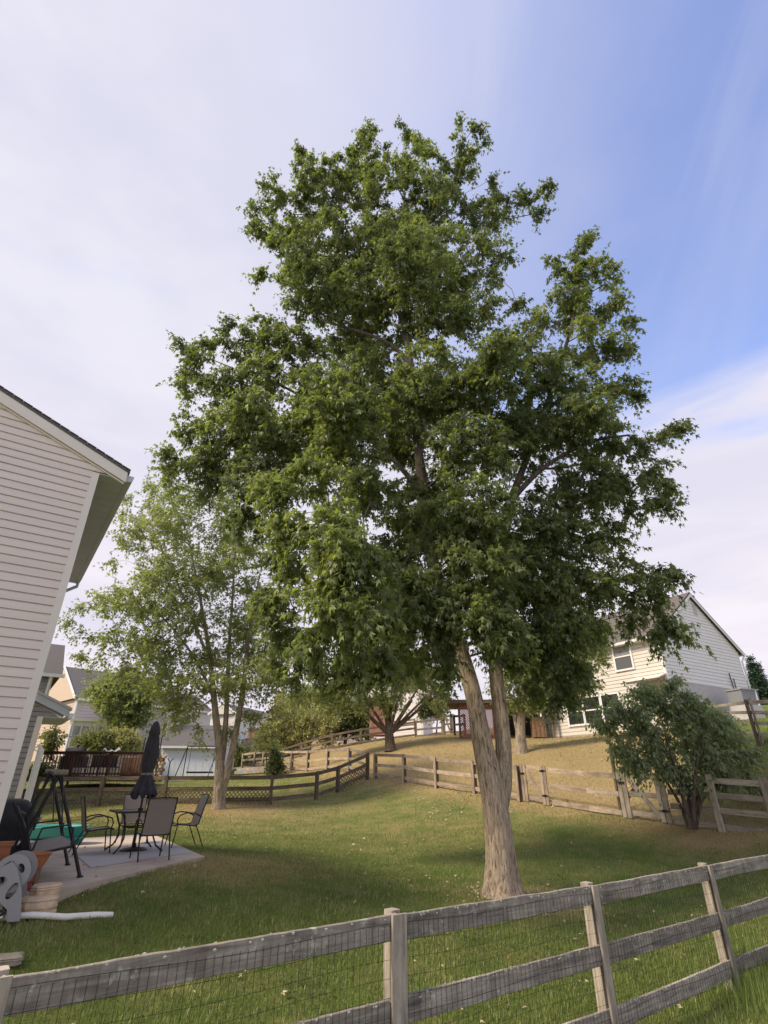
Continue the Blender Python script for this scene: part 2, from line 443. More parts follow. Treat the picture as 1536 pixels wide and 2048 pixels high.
class MB:
    def __init__(s): s.v = []; s.f = []; s.sm = []
    def add(s, vs, fs, smooth=False):
        b = len(s.v); s.v += [tuple(v) for v in vs]
        s.f += [tuple(b + i for i in f) for f in fs]; s.sm += [smooth] * len(fs)
        return s
    def box(s, c, d, rz=0.0, Rm=None):
        c = Vector(c); h = Vector(d) * .5
        Rm = Rm or Matrix.Rotation(rz, 3, 'Z')
        vs = [c + Rm @ Vector((x * h.x, y * h.y, z * h.z)) for x in (-1, 1) for y in (-1, 1) for z in (-1, 1)]
        return s.add(vs, [(0, 1, 3, 2), (4, 6, 7, 5), (0, 4, 5, 1), (2, 3, 7, 6), (0, 2, 6, 4), (1, 5, 7, 3)])
    def beam(s, p0, p1, w, t, up=(0, 0, 1)):
        p0, p1 = Vector(p0), Vector(p1); d = p1 - p0; L = d.length; x = d / L
        up = Vector(up)
        y = up.cross(x)
        if y.length < 1e-4: y = Vector((0, 1, 0)).cross(x)
        y.normalize(); z = x.cross(y)
        Rm = Matrix((x, y, z)).transposed()
        return s.box((p0 + p1) / 2, (L, t, w), Rm=Rm)
    def prism(s, poly, vec):
        n = len(poly); vec = Vector(vec)
        vs = [Vector(p) for p in poly] + [Vector(p) + vec for p in poly]
        fs = [tuple(range(n))[::-1], tuple(range(n, 2 * n))] + [(i, (i + 1) % n, n + (i + 1) % n, n + i) for i in range(n)]
        return s.add(vs, fs)
    def tube(s, pts, r, n=8, cap=True, smooth=True):
        pts = [Vector(p) for p in pts]; m = len(pts)
        rs = r if isinstance(r, (list, tuple)) else [r] * m
        vs = []; prev = None
        for i, p in enumerate(pts):
            d = (pts[min(i + 1, m - 1)] - pts[max(i - 1, 0)]).normalized()
            if prev is None:
                a = d.orthogonal().normalized()
            else:
                a = (prev - d * prev.dot(d))
                a = a.normalized() if a.length > 1e-5 else d.orthogonal().normalized()
            prev = a; b = d.cross(a)
            for k in range(n):
                th = 2 * math.pi * k / n
                vs.append(p + (a * math.cos(th) + b * math.sin(th)) * rs[i])
        fs = [(i * n + k, i * n + (k + 1) % n, (i + 1) * n + (k + 1) % n, (i + 1) * n + k) for i in range(m - 1) for k in range(n)]
        s.add(vs, fs, smooth)
        if cap:
            s.add(vs[:n], [tuple(range(n))[::-1]]); s.add(vs[-n:], [tuple(range(n))])
        return s
    def lathe(s, prof, n=20, c=(0, 0, 0), sx=1, sy=1, rz=0, smooth=True, wob=0, nw=8):
        c = Vector(c); vs = []
        for j, (r, z) in enumerate(prof):
            for k in range(n):
                a = 2 * math.pi * k / n
                rr = r * (1 + wob * math.sin(nw * a + j * .2))
                p = Vector((rr * math.cos(a) * sx, rr * math.sin(a) * sy, z))
                p = Matrix.Rotation(rz, 3, 'Z') @ p
                vs.append(c + p)
        m = len(prof)
        fs = [(i * n + k, i * n + (k + 1) % n, (i + 1) * n + (k + 1) % n, (i + 1) * n + k) for i in range(m - 1) for k in range(n)]
        return s.add(vs, fs, smooth)
    def mesh(s, name, mat, off=None):
        me = bpy.data.meshes.new(name)
        vs = s.v if off is None else [(a - off[0], b - off[1], c - off[2]) for a, b, c in s.v]
        me.from_pydata(vs, [], s.f)
        if any(s.sm): me.polygons.foreach_set('use_smooth', s.sm)
        if isinstance(mat, str): mat = M[mat]
        me.materials.append(mat); me.update()
        return me


def link(name, me, parent=None, loc=None, rot=None):
    o = bpy.data.objects.new(name, me); COL.objects.link(o)
    if parent is not None: o.parent = parent
    if loc is not None: o.location = loc
    if rot is not None: o.rotation_euler = rot
    return o


def part(name, mb, mat, parent, label=None, kind=None, world=True):
    """mesh child; vertices given in world space are stored relative to the thing"""
    off = None
    if world:
        r = parent
        off = Vector((0, 0, 0))
        while r is not None: off = off + r.location; r = r.parent
    o = link(name, mb.mesh(name, mat, off), parent)
    if label: o['label'] = label
    if kind: o['kind'] = kind
    return o


def solo(name, mb, mat, loc, label=None, cat=None, group=None, kind=None):
    o = link(name, mb.mesh(name, mat, loc), None, loc)
    return tag(o, label, cat, group, kind)


def copy_tree(o, parent=None):
    c = o.copy(); COL.objects.link(c); c.parent = parent
    for ch in [x for x in bpy.data.objects if x.parent == o]: copy_tree(ch, c)
    return c


_bc = {}
def boardmesh(L, w, t, mat, rough=0.0):
    """a sawn board along +X, width along Z, thickness along Y"""
    key = (round(L, 1), w, t, mat, rough)
    if key in _bc and not rough: return _bc[key]
    mb = MB(); n = max(1, int(L / .06)) if rough else 1
    c = min(w, t) * .12; L2 = L / 2
    sec = [(-t / 2 + c, -w / 2), (t / 2 - c, -w / 2), (t / 2, -w / 2 + c), (t / 2, w / 2 - c), (t / 2 - c, w / 2), (-t / 2 + c, w / 2), (-t / 2, w / 2 - c), (-t / 2, -w / 2 + c)]
    vs = []
    sd = random.random() * 90
    for i in range(n + 1):
        x = -L2 + L * i / n
        e = rough * (mnoise.noise(Vector((x * 2.5, sd, 0))) * 1.6 + mnoise.noise(Vector((x * 11, sd, 3))) * .7)
        e2 = rough * mnoise.noise(Vector((x * 3, sd, 9))) * 1.2
        bow = rough * 1.2 * math.sin(x * 1.1 + sd)
        for (y, z) in sec:
            zz = z + (e if z > 0 else e2) + bow
            vs.append((x, y, zz))
    fs = [(i * 8 + k, i * 8 + (k + 1) % 8, (i + 1) * 8 + (k + 1) % 8, (i + 1) * 8 + k) for i in range(n) for k in range(8)]
    fs += [tuple(range(8))[::-1], tuple(range(n * 8, n * 8 + 8))]
    mb.add(vs, fs)
    me = mb.mesh('board', mat); _bc[key] = me
    return me


def board(name, p0, p1, w, t, mat, parent, up=(0, 0, 1), rough=0.0, label=None):
    p0, p1 = Vector(p0), Vector(p1); d = p1 - p0; L = d.length; x = d / L
    key_L = max(.1, round(L, 1))
    y = Vector(up).cross(x)
    if y.length < 1e-4: y = Vector((0, 1, 0)).cross(x)
    y.normalize(); z = x.cross(y)
    Mx = Matrix((x, y, z)).transposed().to_4x4()
    me = boardmesh(key_L, w, t, mat, rough)
    o = bpy.data.objects.new(name, me); COL.objects.link(o); o.parent = parent
    Mx = Matrix.Translation((p0 + p1) / 2) @ Mx @ Matrix.Diagonal((L / key_L, 1, 1, 1))
    loc = Vector((0, 0, 0)); r = parent
    rzm = Matrix.Rotation(parent.rotation_euler.z, 4, 'Z') if parent else Matrix()
    while r is not None: loc += r.location; r = r.parent
    o.matrix_local = (Matrix.Translation(loc) @ rzm).inverted() @ Mx
    if label: o['label'] = label
    return o


# ------------------------------------------------------------------ big numpy meshes (leaves, grass)
def npmesh(name, V, T, mat, tint=None):
    me = bpy.data.meshes.new(name)
    nv, nt = len(V), len(T)
    me.vertices.add(nv); me.vertices.foreach_set('co', V.astype(np.float32).ravel())
    me.loops.add(nt * 3); me.loops.foreach_set('vertex_index', T.astype(np.int32).ravel())
    me.polygons.add(nt); me.polygons.foreach_set('loop_start', np.arange(0, nt * 3, 3, dtype=np.int32))
    try: me.polygons.foreach_set('loop_total', np.full(nt, 3, dtype=np.int32))
    except Exception: pass
    if tint is not None:
        a = me.attributes.new('tint', 'FLOAT_VECTOR', 'POINT')
        a.data.foreach_set('vector', tint.astype(np.float32).ravel())
    me.materials.append(M[mat]); me.update(); me.validate()
    return me


def norm(a): return a / np.maximum(np.linalg.norm(a, axis=1, keepdims=True), 1e-9)

# lobed leaf: axis +Y, normal +Z : three pointed lobes cut from one blade
LEAF_V = np.array([(0, 0, 0), (.16, .42, .05), (0, 1.0, -.06), (-.16, .42, .05),
                   (.52, .60, -.05), (-.52, .60, -.05)])
LEAF_T = np.array([(0, 1, 2), (0, 2, 3), (0, 4, 1), (0, 3, 5)])
OVAL_V = np.array([(0, 0, 0), (.24, .45, .04), (0, 1, -.05), (-.24, .45, .04)])
OVAL_T = np.array([(0, 1, 2), (0, 2, 3)])


def scatter(tv, tt, pos, axis, nrm, size, tint):
    y = norm(axis); z = norm(nrm - (nrm * y).sum(1, keepdims=True) * y); x = np.cross(y, z)
    V = pos[:, None, :] + size[:, None, None] * (tv[None, :, 0:1] * x[:, None] + tv[None, :, 1:2] * y[:, None] + tv[None, :, 2:3] * z[:, None])
    k = len(tv); n = len(pos)
    T = tt[None] + (np.arange(n) * k)[:, None, None]
    TI = np.repeat(tint, k, axis=0)
    return V.reshape(-1, 3), T.reshape(-1, 3), TI


def resample(path, step):
    out = [path[0]]
    for (a, ra), (b, rb) in zip(path[:-1], path[1:]):
        L = (b - a).length; n = max(1, int(L / step))
        for i in range(1, n + 1):
            out.append((a.lerp(b, i / n), ra + (rb - ra) * i / n))
    return out


def smoothpath(path, it=2):
    for _ in range(it):
        q = [path[0]]
        for (a, ra), (b, rb) in zip(path[:-1], path[1:]):
            q.append((a.lerp(b, .25), ra * .75 + rb * .25)); q.append((a.lerp(b, .75), ra * .25 + rb * .75))
        q.append(path[-1]); path = q
    return path


def trunk_tube(mb, path, n=16, rough=.06, flare=None, fs=2.0):
    """tube with bark lumps"""
    path = resample(smoothpath(path), .10 if n > 12 else .25)
    m = len(path); vs = []; prev = None; s = 0
    for i, (p, r) in enumerate(path):
        d = (path[min(i + 1, m - 1)][0] - path[max(i - 1, 0)][0]).normalized()
        a = d.orthogonal().normalized() if prev is None else (prev - d * prev.dot(d)).normalized()
        prev = a; b = d.cross(a)
        if i: s += (path[i][0] - path[i - 1][0]).length
        fl = 1.0 + (flare * math.exp(-s / .30) if flare else 0)
        for k in range(n):
            th = 2 * math.pi * k / n
            e = a * math.cos(th) + b * math.sin(th)
            q = e * fs + Vector((0, 0, s * .7))
            lump = 1 + rough * (mnoise.noise(q * 1.5) + .7 * mnoise.noise(Vector((e.x * 9, e.y * 9, s * 1.6))))
            rr = r * lump * (fl + (.38 * flare * math.exp(-s / .28) * math.sin(th * 5 + 1) if flare else 0))
            vs.append(p + e * rr)
    fs_ = [(i * n + k, i * n + (k + 1) % n, (i + 1) * n + (k + 1) % n, (i + 1) * n + k) for i in range(m - 1) for k in range(n)]
    fs_.append(tuple(range((m - 1) * n, m * n)))
    mb.add(vs, fs_, True)


def make_tree(name, label, cat, base, leaders, blobs, tips_n, twigs, leaves, leaf_size, leafmat_, barkm, leaf='maple',
              droop=.5, group=None, attach_from=2, twig_len=.5, autumn=.03, shell=.45, r_tip=.006, depthpad=0.0, kindf=None, rexp=.45, seed=1, loose=1.0, pale=None):
    rng = np.random.default_rng(seed)
    root = thing(name, label, cat, base, 0, group)
    mb = MB()
    nodes = []; par = []; rad = []; plen = []
    for li, ld in enumerate(leaders):
        path, flare, nseg = ld[:3]
        if len(ld) > 3:
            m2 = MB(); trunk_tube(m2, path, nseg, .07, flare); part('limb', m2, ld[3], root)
        else: trunk_tube(mb, path, nseg, .07, flare)
        sp = resample(smoothpath(path), .4)
        for i, (p, r) in enumerate(sp):
            if i >= (attach_from if li == 0 else 1) / 1:
                nodes.append(tuple(p)); par.append(-1); rad.append(r); plen.append(i * .05)
    part('trunk', mb, barkm, root)
    nodes = list(nodes); nlead = len(nodes)
    # tips inside the crown volume
    w = np.array([b[1] ** 2.0 / (1 + (b[0].length / 12.0) ** 1.5) for b in blobs]); w /= w.sum()
    cn_ = np.maximum(np.round(w * tips_n).astype(int), 4 if tips_n > 1000 else 2)
    which = np.repeat(np.arange(len(blobs)), cn_); tips_n = len(which)
    C = np.array([tuple(b[0]) for b in blobs]); Rr = np.array([b[1] for b in blobs])
    d = norm(rng.normal(size=(tips_n, 3)))
    rr = rng.random(tips_n) ** shell
    T = C[which] + d * (Rr[which] * rr)[:, None] * np.array([1, 1 + depthpad, .92])
    T += rng.normal(size=T.shape) * .10 * Rr[which][:, None] * loose
    # crown centre line for outward directions
    cc = np.array([tuple(p) for p in nodes])
    P = np.zeros((tips_n * 14 + nlead, 3)); P[:nlead] = cc
    PL = np.zeros(len(P)); PL[:nlead] = plen
    cnt = nlead
    dist0 = np.array([np.min(np.linalg.norm(cc - t_, axis=1)) for t_ in T])
    order = np.argsort(dist0)
    tipdir = np.zeros_like(T)
    for ti in order:
        t_ = T[ti]
        dv = t_ - P[:cnt]
        dist = np.linalg.norm(dv, axis=1)
        cost = dist * (1 + .55 * np.clip(-dv[:, 2] / np.maximum(dist, .01), 0, 1)) + .22 * PL[:cnt]
        j = int(np.argmin(cost)); L = dist[j]
        p0 = P[j].copy(); k = max(1, min(10, int(L / .45)))
        bend = np.array([0, 0, .16 * L]) + rng.normal(size=3) * .06 * L
        prevn = j
        for q in range(1, k + 1):
            s = q / k
            pt = p0 + (t_ - p0) * s + bend * math.sin(math.pi * s)
            P[cnt] = pt; PL[cnt] = PL[prevn] + L / k
            par.append(prevn); rad.append(0.0); prevn = cnt; cnt += 1
            if cnt >= len(P) - 12: break
        tipdir[ti] = P[cnt - 1] - P[max(par[cnt - 1], 0)]
        if cnt >= len(P) - 12: break
    # radii (pipe model)
    load = np.zeros(cnt)
    haschild = np.zeros(cnt, bool)
    for i in range(cnt - 1, nlead - 1, -1):
        if not haschild[i]: load[i] += 1
        if par[i] >= 0:
            load[par[i]] += load[i]; haschild[par[i]] = True
    bb = MB()
    for i in range(nlead, cnt):
        j = par[i]
        r1 = r_tip * load[i] ** rexp; r0 = r_tip * load[j] ** rexp if j >= nlead else min(r1 * 1.25, max(rad[j] * .9, r1))
        n = 6 if r1 > .03 else (4 if r1 > .012 else 3)
        a, b_ = Vector(P[j]), Vector(P[i])
        dd = (b_ - a)
        if dd.length < 1e-4: continue
        x = dd.orthogonal().normalized(); y = dd.normalized().cross(x)
        vs = [a + (x * math.cos(6.2832 * k / n) + y * math.sin(6.2832 * k / n)) * r0 for k in range(n)]
        vs += [b_ + (x * math.cos(6.2832 * k / n) + y * math.sin(6.2832 * k / n)) * r1 for k in range(n)]
        bb.add(vs, [(k, (k + 1) % n, n + (k + 1) % n, n + k) for k in range(n)], True)
    part('branches', bb, 'bark_limb_shaded' if barkm == 'bark' else barkm, root, kind='stuff' if tips_n < 1000 else None)
    # twigs with leaves
    nt = len(T) * twigs
    tp = np.repeat(T, twigs, axis=0); td = np.repeat(norm(tipdir + 1e-6), twigs, axis=0)
    zr = (tp[:, 2] - T[:, 2].min()) / max(T[:, 2].max() - T[:, 2].min(), .1)
    dirs = norm(td * .7 + rng.normal(size=(nt, 3)) * .7 + np.stack([0 * zr, 0 * zr, -.15 + .95 * zr], 1))
    ln = twig_len * (.45 + .7 * rng.random(nt) + .55 * rng.exponential(size=nt) * .45)
    droop_ = droop
    clump = np.repeat(rng.random(len(T)), twigs)
    m = nt * leaves
    s = np.tile((np.arange(leaves) + .6) / leaves, nt) * (0.85 + .3 * rng.random(m))
    tpl = np.repeat(tp, leaves, axis=0); dl = np.repeat(dirs, leaves, axis=0); ll = np.repeat(ln, leaves)
    pos = tpl + dl * (s * ll)[:, None] + np.array([0, 0, -1]) * (droop * .55 * ll * s ** 2)[:, None]
    side = norm(np.cross(dl, rng.normal(size=(m, 3))))
    pet = leaf_size * .5
    pos = pos + side * pet * rng.random((m, 1))
    ax = norm(side * .75 + dl * .55 + np.array([0, 0, -1]) * droop * 1.5 * (.5 + rng.random((m, 1))) + rng.normal(size=(m, 3)) * .25)
    nr = rng.normal(size=(m, 3)) * .65 + np.array([0, 0, 1.0]) + side * .35
    size = leaf_size * (.65 + .6 * rng.random(m))
    tint = np.zeros((m, 3))
    tint[:, 0] = np.clip(.25 + .5 * np.repeat(clump, leaves) * .9 + rng.normal(size=m) * .22, 0, 1)
    # leaves differ from bough to bough: the pale patch paints sunlight into one clump
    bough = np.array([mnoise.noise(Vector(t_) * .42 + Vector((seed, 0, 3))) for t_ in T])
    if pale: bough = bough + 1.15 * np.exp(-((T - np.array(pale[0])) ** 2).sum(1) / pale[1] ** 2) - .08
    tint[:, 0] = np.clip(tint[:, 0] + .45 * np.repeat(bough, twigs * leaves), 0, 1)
    tint[:, 1] = (rng.random(m) < autumn) * rng.random(m)
    tv, tt = (LEAF_V, LEAF_T) if leaf == 'maple' else (OVAL_V, OVAL_T)
    V, TT, TI = scatter(tv, tt, pos, ax, nr, size, tint)
    V = V - np.array(tuple(base))
    fo = link('foliage', npmesh('foliage', V, TT, leafmat_, TI), root)
    fo['kind'] = 'stuff'
    return root


def blobs_px(lst, Y):
    out = []
    for b in lst:
        px, py, r = b[:3]; dY = b[3] if len(b) > 3 else 0.0
        p = at(px, py, Y + dY)
        depth = p.y * CP + p.z * SP
        out.append((p, r / F * depth))
    return out


def lead_px(lst, Y):
    return [(at(px, py, Y + (dy[0] if dy else 0)), r) for px, py, r, *dy in lst]

#=====STRUCTURE=====
# ------------------------------------------------------------------ ground sheet
def ss(a, b, x):
    t_ = np.clip((x - a) / (b - a), 0, 1); return t_ * t_ * (3 - 2 * t_)


MIDF = [at(1550, 1676, 13.8), at(1445, 1662, 14.8), at(1270, 1638, 16.8), at(1048, 1605, 20.3), at(950, 1588, 22.6),
        at(808, 1565, 26.3), at(738, 1557, 28.7), at(614, 1543, 35), at(508, 1533, 43)]
_my = np.array([p.y for p in MIDF]); _mx = np.array([p.x for p in MIDF])


def dryness(x, y):
    fx = np.interp(y, _my, _mx)
    up = ss(-.4, .8, x - fx) * ss(13, 15, y)
    green = ss(.47, .56, x / np.maximum(y, 1))
    d = .02 + .11 * ss(12, 25, y)
    d = d * (1 - up) + up * (.72 * (1 - green) + .02)
    for (cx, cy, r, a) in [(2.5, 11, 1.1, .5), (-6.3, 24.2, 1.6, .55), (-3.4, 11.2, 1.4, .42), (-2.6, 12.4, 1.5, .3), (8.6, 14.8, 1.6, .4),
                           (-4, 8.3, .6, .3), (1.5, 17, 3, .12), (-7, 23, 6, .2)]:
        d = d + a * np.exp(-((x - cx) ** 2 + (y - cy) ** 2) / (r * r))
    band = np.exp(-((x - fx + .5) / .8) ** 2) * ss(13, 15, y)
    return np.clip(d + .3 * band, 0, 1)


nu, nv_ = 300, 330
u = np.linspace(-1, 1, nu); v = np.linspace(-.42, 1, nv_)
gx = 450 * np.sinh(5.2 * u) / math.sinh(5.2)
gy = 8 + 520 * np.sinh(5.4 * v) / math.sinh(5.4)
gy = gy[gy > -60]; nv_ = len(gy)
GX, GY = np.meshgrid(gx, gy)
GZ = gz_arr(GX, GY)
fine = np.array([mnoise.noise(Vector((a * 1.3, b_ * 1.3, 0))) * .022 + mnoise.noise(Vector((a * .4, b_ * .4, 5))) * .03 for a, b_ in zip(GX.ravel(), GY.ravel())]).reshape(GX.shape)
GZ2 = GZ + fine
def sl_in(x, y, grow):
    P_ = [onz(-70, 1822, -1.28), onz(409, 1713, -1.28), onz(303, 1667, -1.28), onz(-40, 1690, -1.28)]
    ins = np.ones(x.shape, bool)
    for i in range(4):
        a, b_ = P_[i], P_[(i + 1) % 4]; L_ = math.hypot(b_.x - a.x, b_.y - a.y)
        ins &= ((b_.x - a.x) * (y - a.y) - (b_.y - a.y) * (x - a.x)) / L_ > -grow
    return ins
GZ2 = np.where(sl_in(GX, GY, 1.0), np.minimum(GZ2, -1.315 + .5 * (GZ2 + 1.315) * 0), GZ2)
GZ2 = np.where(sl_in(GX, GY, -.12), np.minimum(GZ2, -1.45), GZ2)
V = np.stack([GX.ravel(), GY.ravel(), GZ2.ravel()], 1)
I = np.arange(nu * nv_).reshape(nv_, nu)
a_, b_, c_, d_ = I[:-1, :-1].ravel(), I[:-1, 1:].ravel(), I[1:, 1:].ravel(), I[1:, :-1].ravel()
T = np.concatenate([np.stack([a_, b_, c_], 1), np.stack([a_, c_, d_], 1)])
me = npmesh('ground', V, T, 'lawn')
at_ = me.attributes.new('dry', 'FLOAT', 'POINT'); at_.data.foreach_set('value', dryness(V[:, 0], V[:, 1]).astype(np.float32))
me.polygons.foreach_set('use_smooth', np.ones(len(me.polygons), dtype=bool))
go = link('ground', me); go['kind'] = 'structure'
go['label'] = 'mown lawn rising from green in front to a dry brown slope behind the fence'

# ------------------------------------------------------------------ patio slab
SLZ = -1.28
AX = Vector((-.566, .825, 0)); BX = Vector((.825, .566, 0))     # along the house side wall, and out from it
sl = [onz(-70, 1822, SLZ), onz(409, 1713, SLZ), onz(303, 1667, SLZ), onz(-40, 1690, SLZ)]
mb = MB(); mb.prism([p - Vector((0, 0, .16)) for p in sl], (0, 0, .16))
so = solo('patio', mb, 'concrete', sl[0], 'brown concrete patio slab beside the beige house', kind='structure')
rug = [onz(181, 1736, SLZ + .004), onz(387, 1705, SLZ + .004), onz(318, 1680, SLZ + .004), onz(150, 1709, SLZ + .004)]
mb = MB(); mb.prism(rug, (0, 0, .008))
solo('outdoor_rug', mb, 'rug', rug[0], 'flat grey outdoor rug under the patio table', 'rug')


# ------------------------------------------------------------------ siding
def siding(root, O, d, nrm, z0, z1, expo, tfun, mat, proud=.028, joined=None, name='siding_board'):
    """lapped boards on the wall through O along d; tfun(z) gives (t0, t1)"""
    O = Vector(O); d = Vector(d); nrm = Vector(nrm)
    z = z0; J = MB(); k = 0
    while z < z1 - .01:
        zt = min(z + expo, z1)
        a0, a1 = tfun(z + .001); b0, b1 = tfun(zt - .001)
        if a1 - a0 > .02:
            if b1 - b0 < .01: b0 = b1 = (b0 + b1) / 2
            mb = MB() if not joined else J
            zm = z + (zt - z) * .78; m0 = a0 + (b0 - a0) * .78; m1 = a1 + (b1 - a1) * .78
            prof = [(z, -.02, a0, a1), (z, proud, a0, a1), (zm, proud * .75, m0, m1), (zt, .001, b0, b1), (zt, -.02, b0, b1)]
            vs = [O + d * p[2] + nrm * p[1] + Vector((0, 0, p[0] - O.z)) for p in prof] + \
                 [O + d * p[3] + nrm * p[1] + Vector((0, 0, p[0] - O.z)) for p in prof]
            mb.add(vs, [(i, (i + 1) % 5, 5 + (i + 1) % 5, 5 + i) for i in range(5)] + [(4, 3, 2, 1, 0), (5, 6, 7, 8, 9)])
            if not joined: part(name, mb, mat, root)
        z = zt; k += 1
    if joined:
        part('siding', J, mat, root, kind='stuff')


# ------------------------------------------------------------------ left house
H0_ = at(199, 948, 7.5); H0_.z = 0
eaveZ = at(199, 948, 7.5).z
pitch_ = .396
hb = thing('house', 'near two storey house with mauve beige lapped siding at the left edge', 'house', (H0_.x, H0_.y, -1.5))
NB = Vector((.566, -.825, 0))           # gable wall faces this way
D = -BX                                 # along the gable wall, leftwards
WL = 9.0
rz0 = eaveZ + .085                      # underside of the rake board at the corner
def tf(z):
    t0 = .105
    if z > eaveZ + .02:
        t0 = -.40 + (z - (eaveZ - .03)) / pitch_ + .02
        t0 = max(t0, -.36)
    t1 = WL if z < eaveZ + pitch_ * WL / 2 else WL - (z - (eaveZ + pitch_ * WL / 2)) / pitch_ * 1
    return max(t0, -.36), WL
zs = eaveZ + .02 - .127 * 55
siding(hb, H0_, D, NB, zs, eaveZ + .02, .127, lambda z: (.105, WL), 'siding')
siding(hb, H0_, D, NB, eaveZ + .02, eaveZ + .02 + .127 * 13, .127, tf, 'siding')
mb = MB(); mb.prism([H0_ + D * .02 - NB * .03 + Vector((0, 0, -2.4)), H0_ + D * WL - NB * .03 + Vector((0, 0, -2.4)), H0_ + D * WL - NB * .03 + Vector((0, 0, eaveZ + 1.6)), H0_ + D * 4.5 - NB * .03 + Vector((0, 0, eaveZ + 1.6)), H0_ + D * .02 - NB * .03 + Vector((0, 0, eaveZ))], -NB * .14)
part('wall', mb, 'siding', hb)
# side wall (barely seen) and corner post
mb = MB(); mb.prism([H0_ - NB * .17 + D * .03 + Vector((0, 0, -2.4)), H0_ - NB * 6.3 + D * .03 + Vector((0, 0, -2.4)), H0_ - NB * 6.3 + D * .03 + Vector((0, 0, eaveZ)), H0_ - NB * .17 + D * .03 + Vector((0, 0, eaveZ))], D * .14)
part('side_wall', mb, 'siding', hb)
mb = MB()
mb.prism([H0_ + NB * .022 + Vector((0, 0, -2.4)), H0_ + NB * .022 + D * .105 + Vector((0, 0, -2.4)), H0_ - NB * .004 + D * .105 + Vector((0, 0, -2.4)), H0_ - NB * .10 + Vector((0, 0, -2.4)), ], (0, 0, eaveZ + 2.4))
part('corner_post', mb, 'trim', hb)
# roof slope that overhangs the side wall, running along AX
ov = .40; Lr = 6.4
def RP(t, z, a): return H0_ + D * t + NB * a + Vector((0, 0, z))
# roof plane: at t=-ov z=eaveZ+.12 ; rises with t
def rz_(t): return eaveZ + .17 + (t + ov) * pitch_
prof = [(-ov - .03, rz_(-ov - .03)), (WL / 2, rz_(WL / 2)), (WL / 2, rz_(WL / 2) - .051), (-ov - .03, rz_(-ov - .03) - .051)]
mb = MB(); mb.prism([RP(t_, z_, .10) for t_, z_ in prof], -NB * Lr)
part('roof', mb, 'shingle', hb)
# jagged shingle edge tabs along the rake
mb = MB()
for i in range(34):
    t0 = -ov - .03 + i * .145
    if t0 > 4.4: break
    z_ = rz_(t0) + .002
    mb.prism([RP(t0, z_ + .0, .125), RP(t0 + .14, z_ + .14 * pitch_, .125), RP(t0 + .14, z_ + .14 * pitch_ + .004, .125), RP(t0, z_ + .009, .125)], -NB * .32)
part('shingle_edge', mb, 'shingle', hb, kind='stuff')
# rake board
prof = [(-ov, rz_(-ov) - .052), (WL / 2, rz_(WL / 2) - .052), (WL / 2, rz_(WL / 2) - .235), (-ov, rz_(-ov) - .235)]
mb = MB(); mb.prism([RP(t_, z_, .085) for t_, z_ in prof], -NB * .055)
part('rake_board', mb, 'trim', hb)
prof = [(-ov + .02, rz_(-ov) - .236), (WL / 2, rz_(WL / 2) - .236), (WL / 2, rz_(WL / 2) - .262), (-ov + .02, rz_(-ov) - .262)]
mb = MB(); mb.prism([RP(t_, z_, .05) for t_, z_ in prof], -NB * .03)
part('rake_trim', mb, 'trim', hb)
# soffit panels, each one between grooves, and the gutter
sz = eaveZ - .012
k = 0
a = .03
while a > -Lr + .35:
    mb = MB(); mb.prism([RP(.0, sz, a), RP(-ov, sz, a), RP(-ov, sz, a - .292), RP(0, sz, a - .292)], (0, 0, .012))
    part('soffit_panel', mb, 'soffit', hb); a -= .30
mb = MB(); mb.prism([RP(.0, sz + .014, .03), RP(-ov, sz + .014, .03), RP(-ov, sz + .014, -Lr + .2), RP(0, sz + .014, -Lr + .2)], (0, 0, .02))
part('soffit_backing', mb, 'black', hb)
g = [(-ov - .002, sz - .01), (-ov - .09, sz + .01), (-ov - .12, sz + .10), (-ov - .12, sz + .115), (-ov - .002, sz + .115)]
mb = MB(); mb.prism([RP(t_, z_, .02) for t_, z_ in g], -NB * (Lr - .12))
part('gutter', mb, 'soffit', hb)
mb = MB(); e = -Lr + .3
mb.tube([RP(-ov - .05, sz + .0, e), RP(-ov - .05, sz - .12, e), RP(-.1, sz - .38, e), RP(-.05, sz - .6, e), RP(-.05, -1.7, e)], .04, 8)
part('downspout', mb, 'soffit', hb)

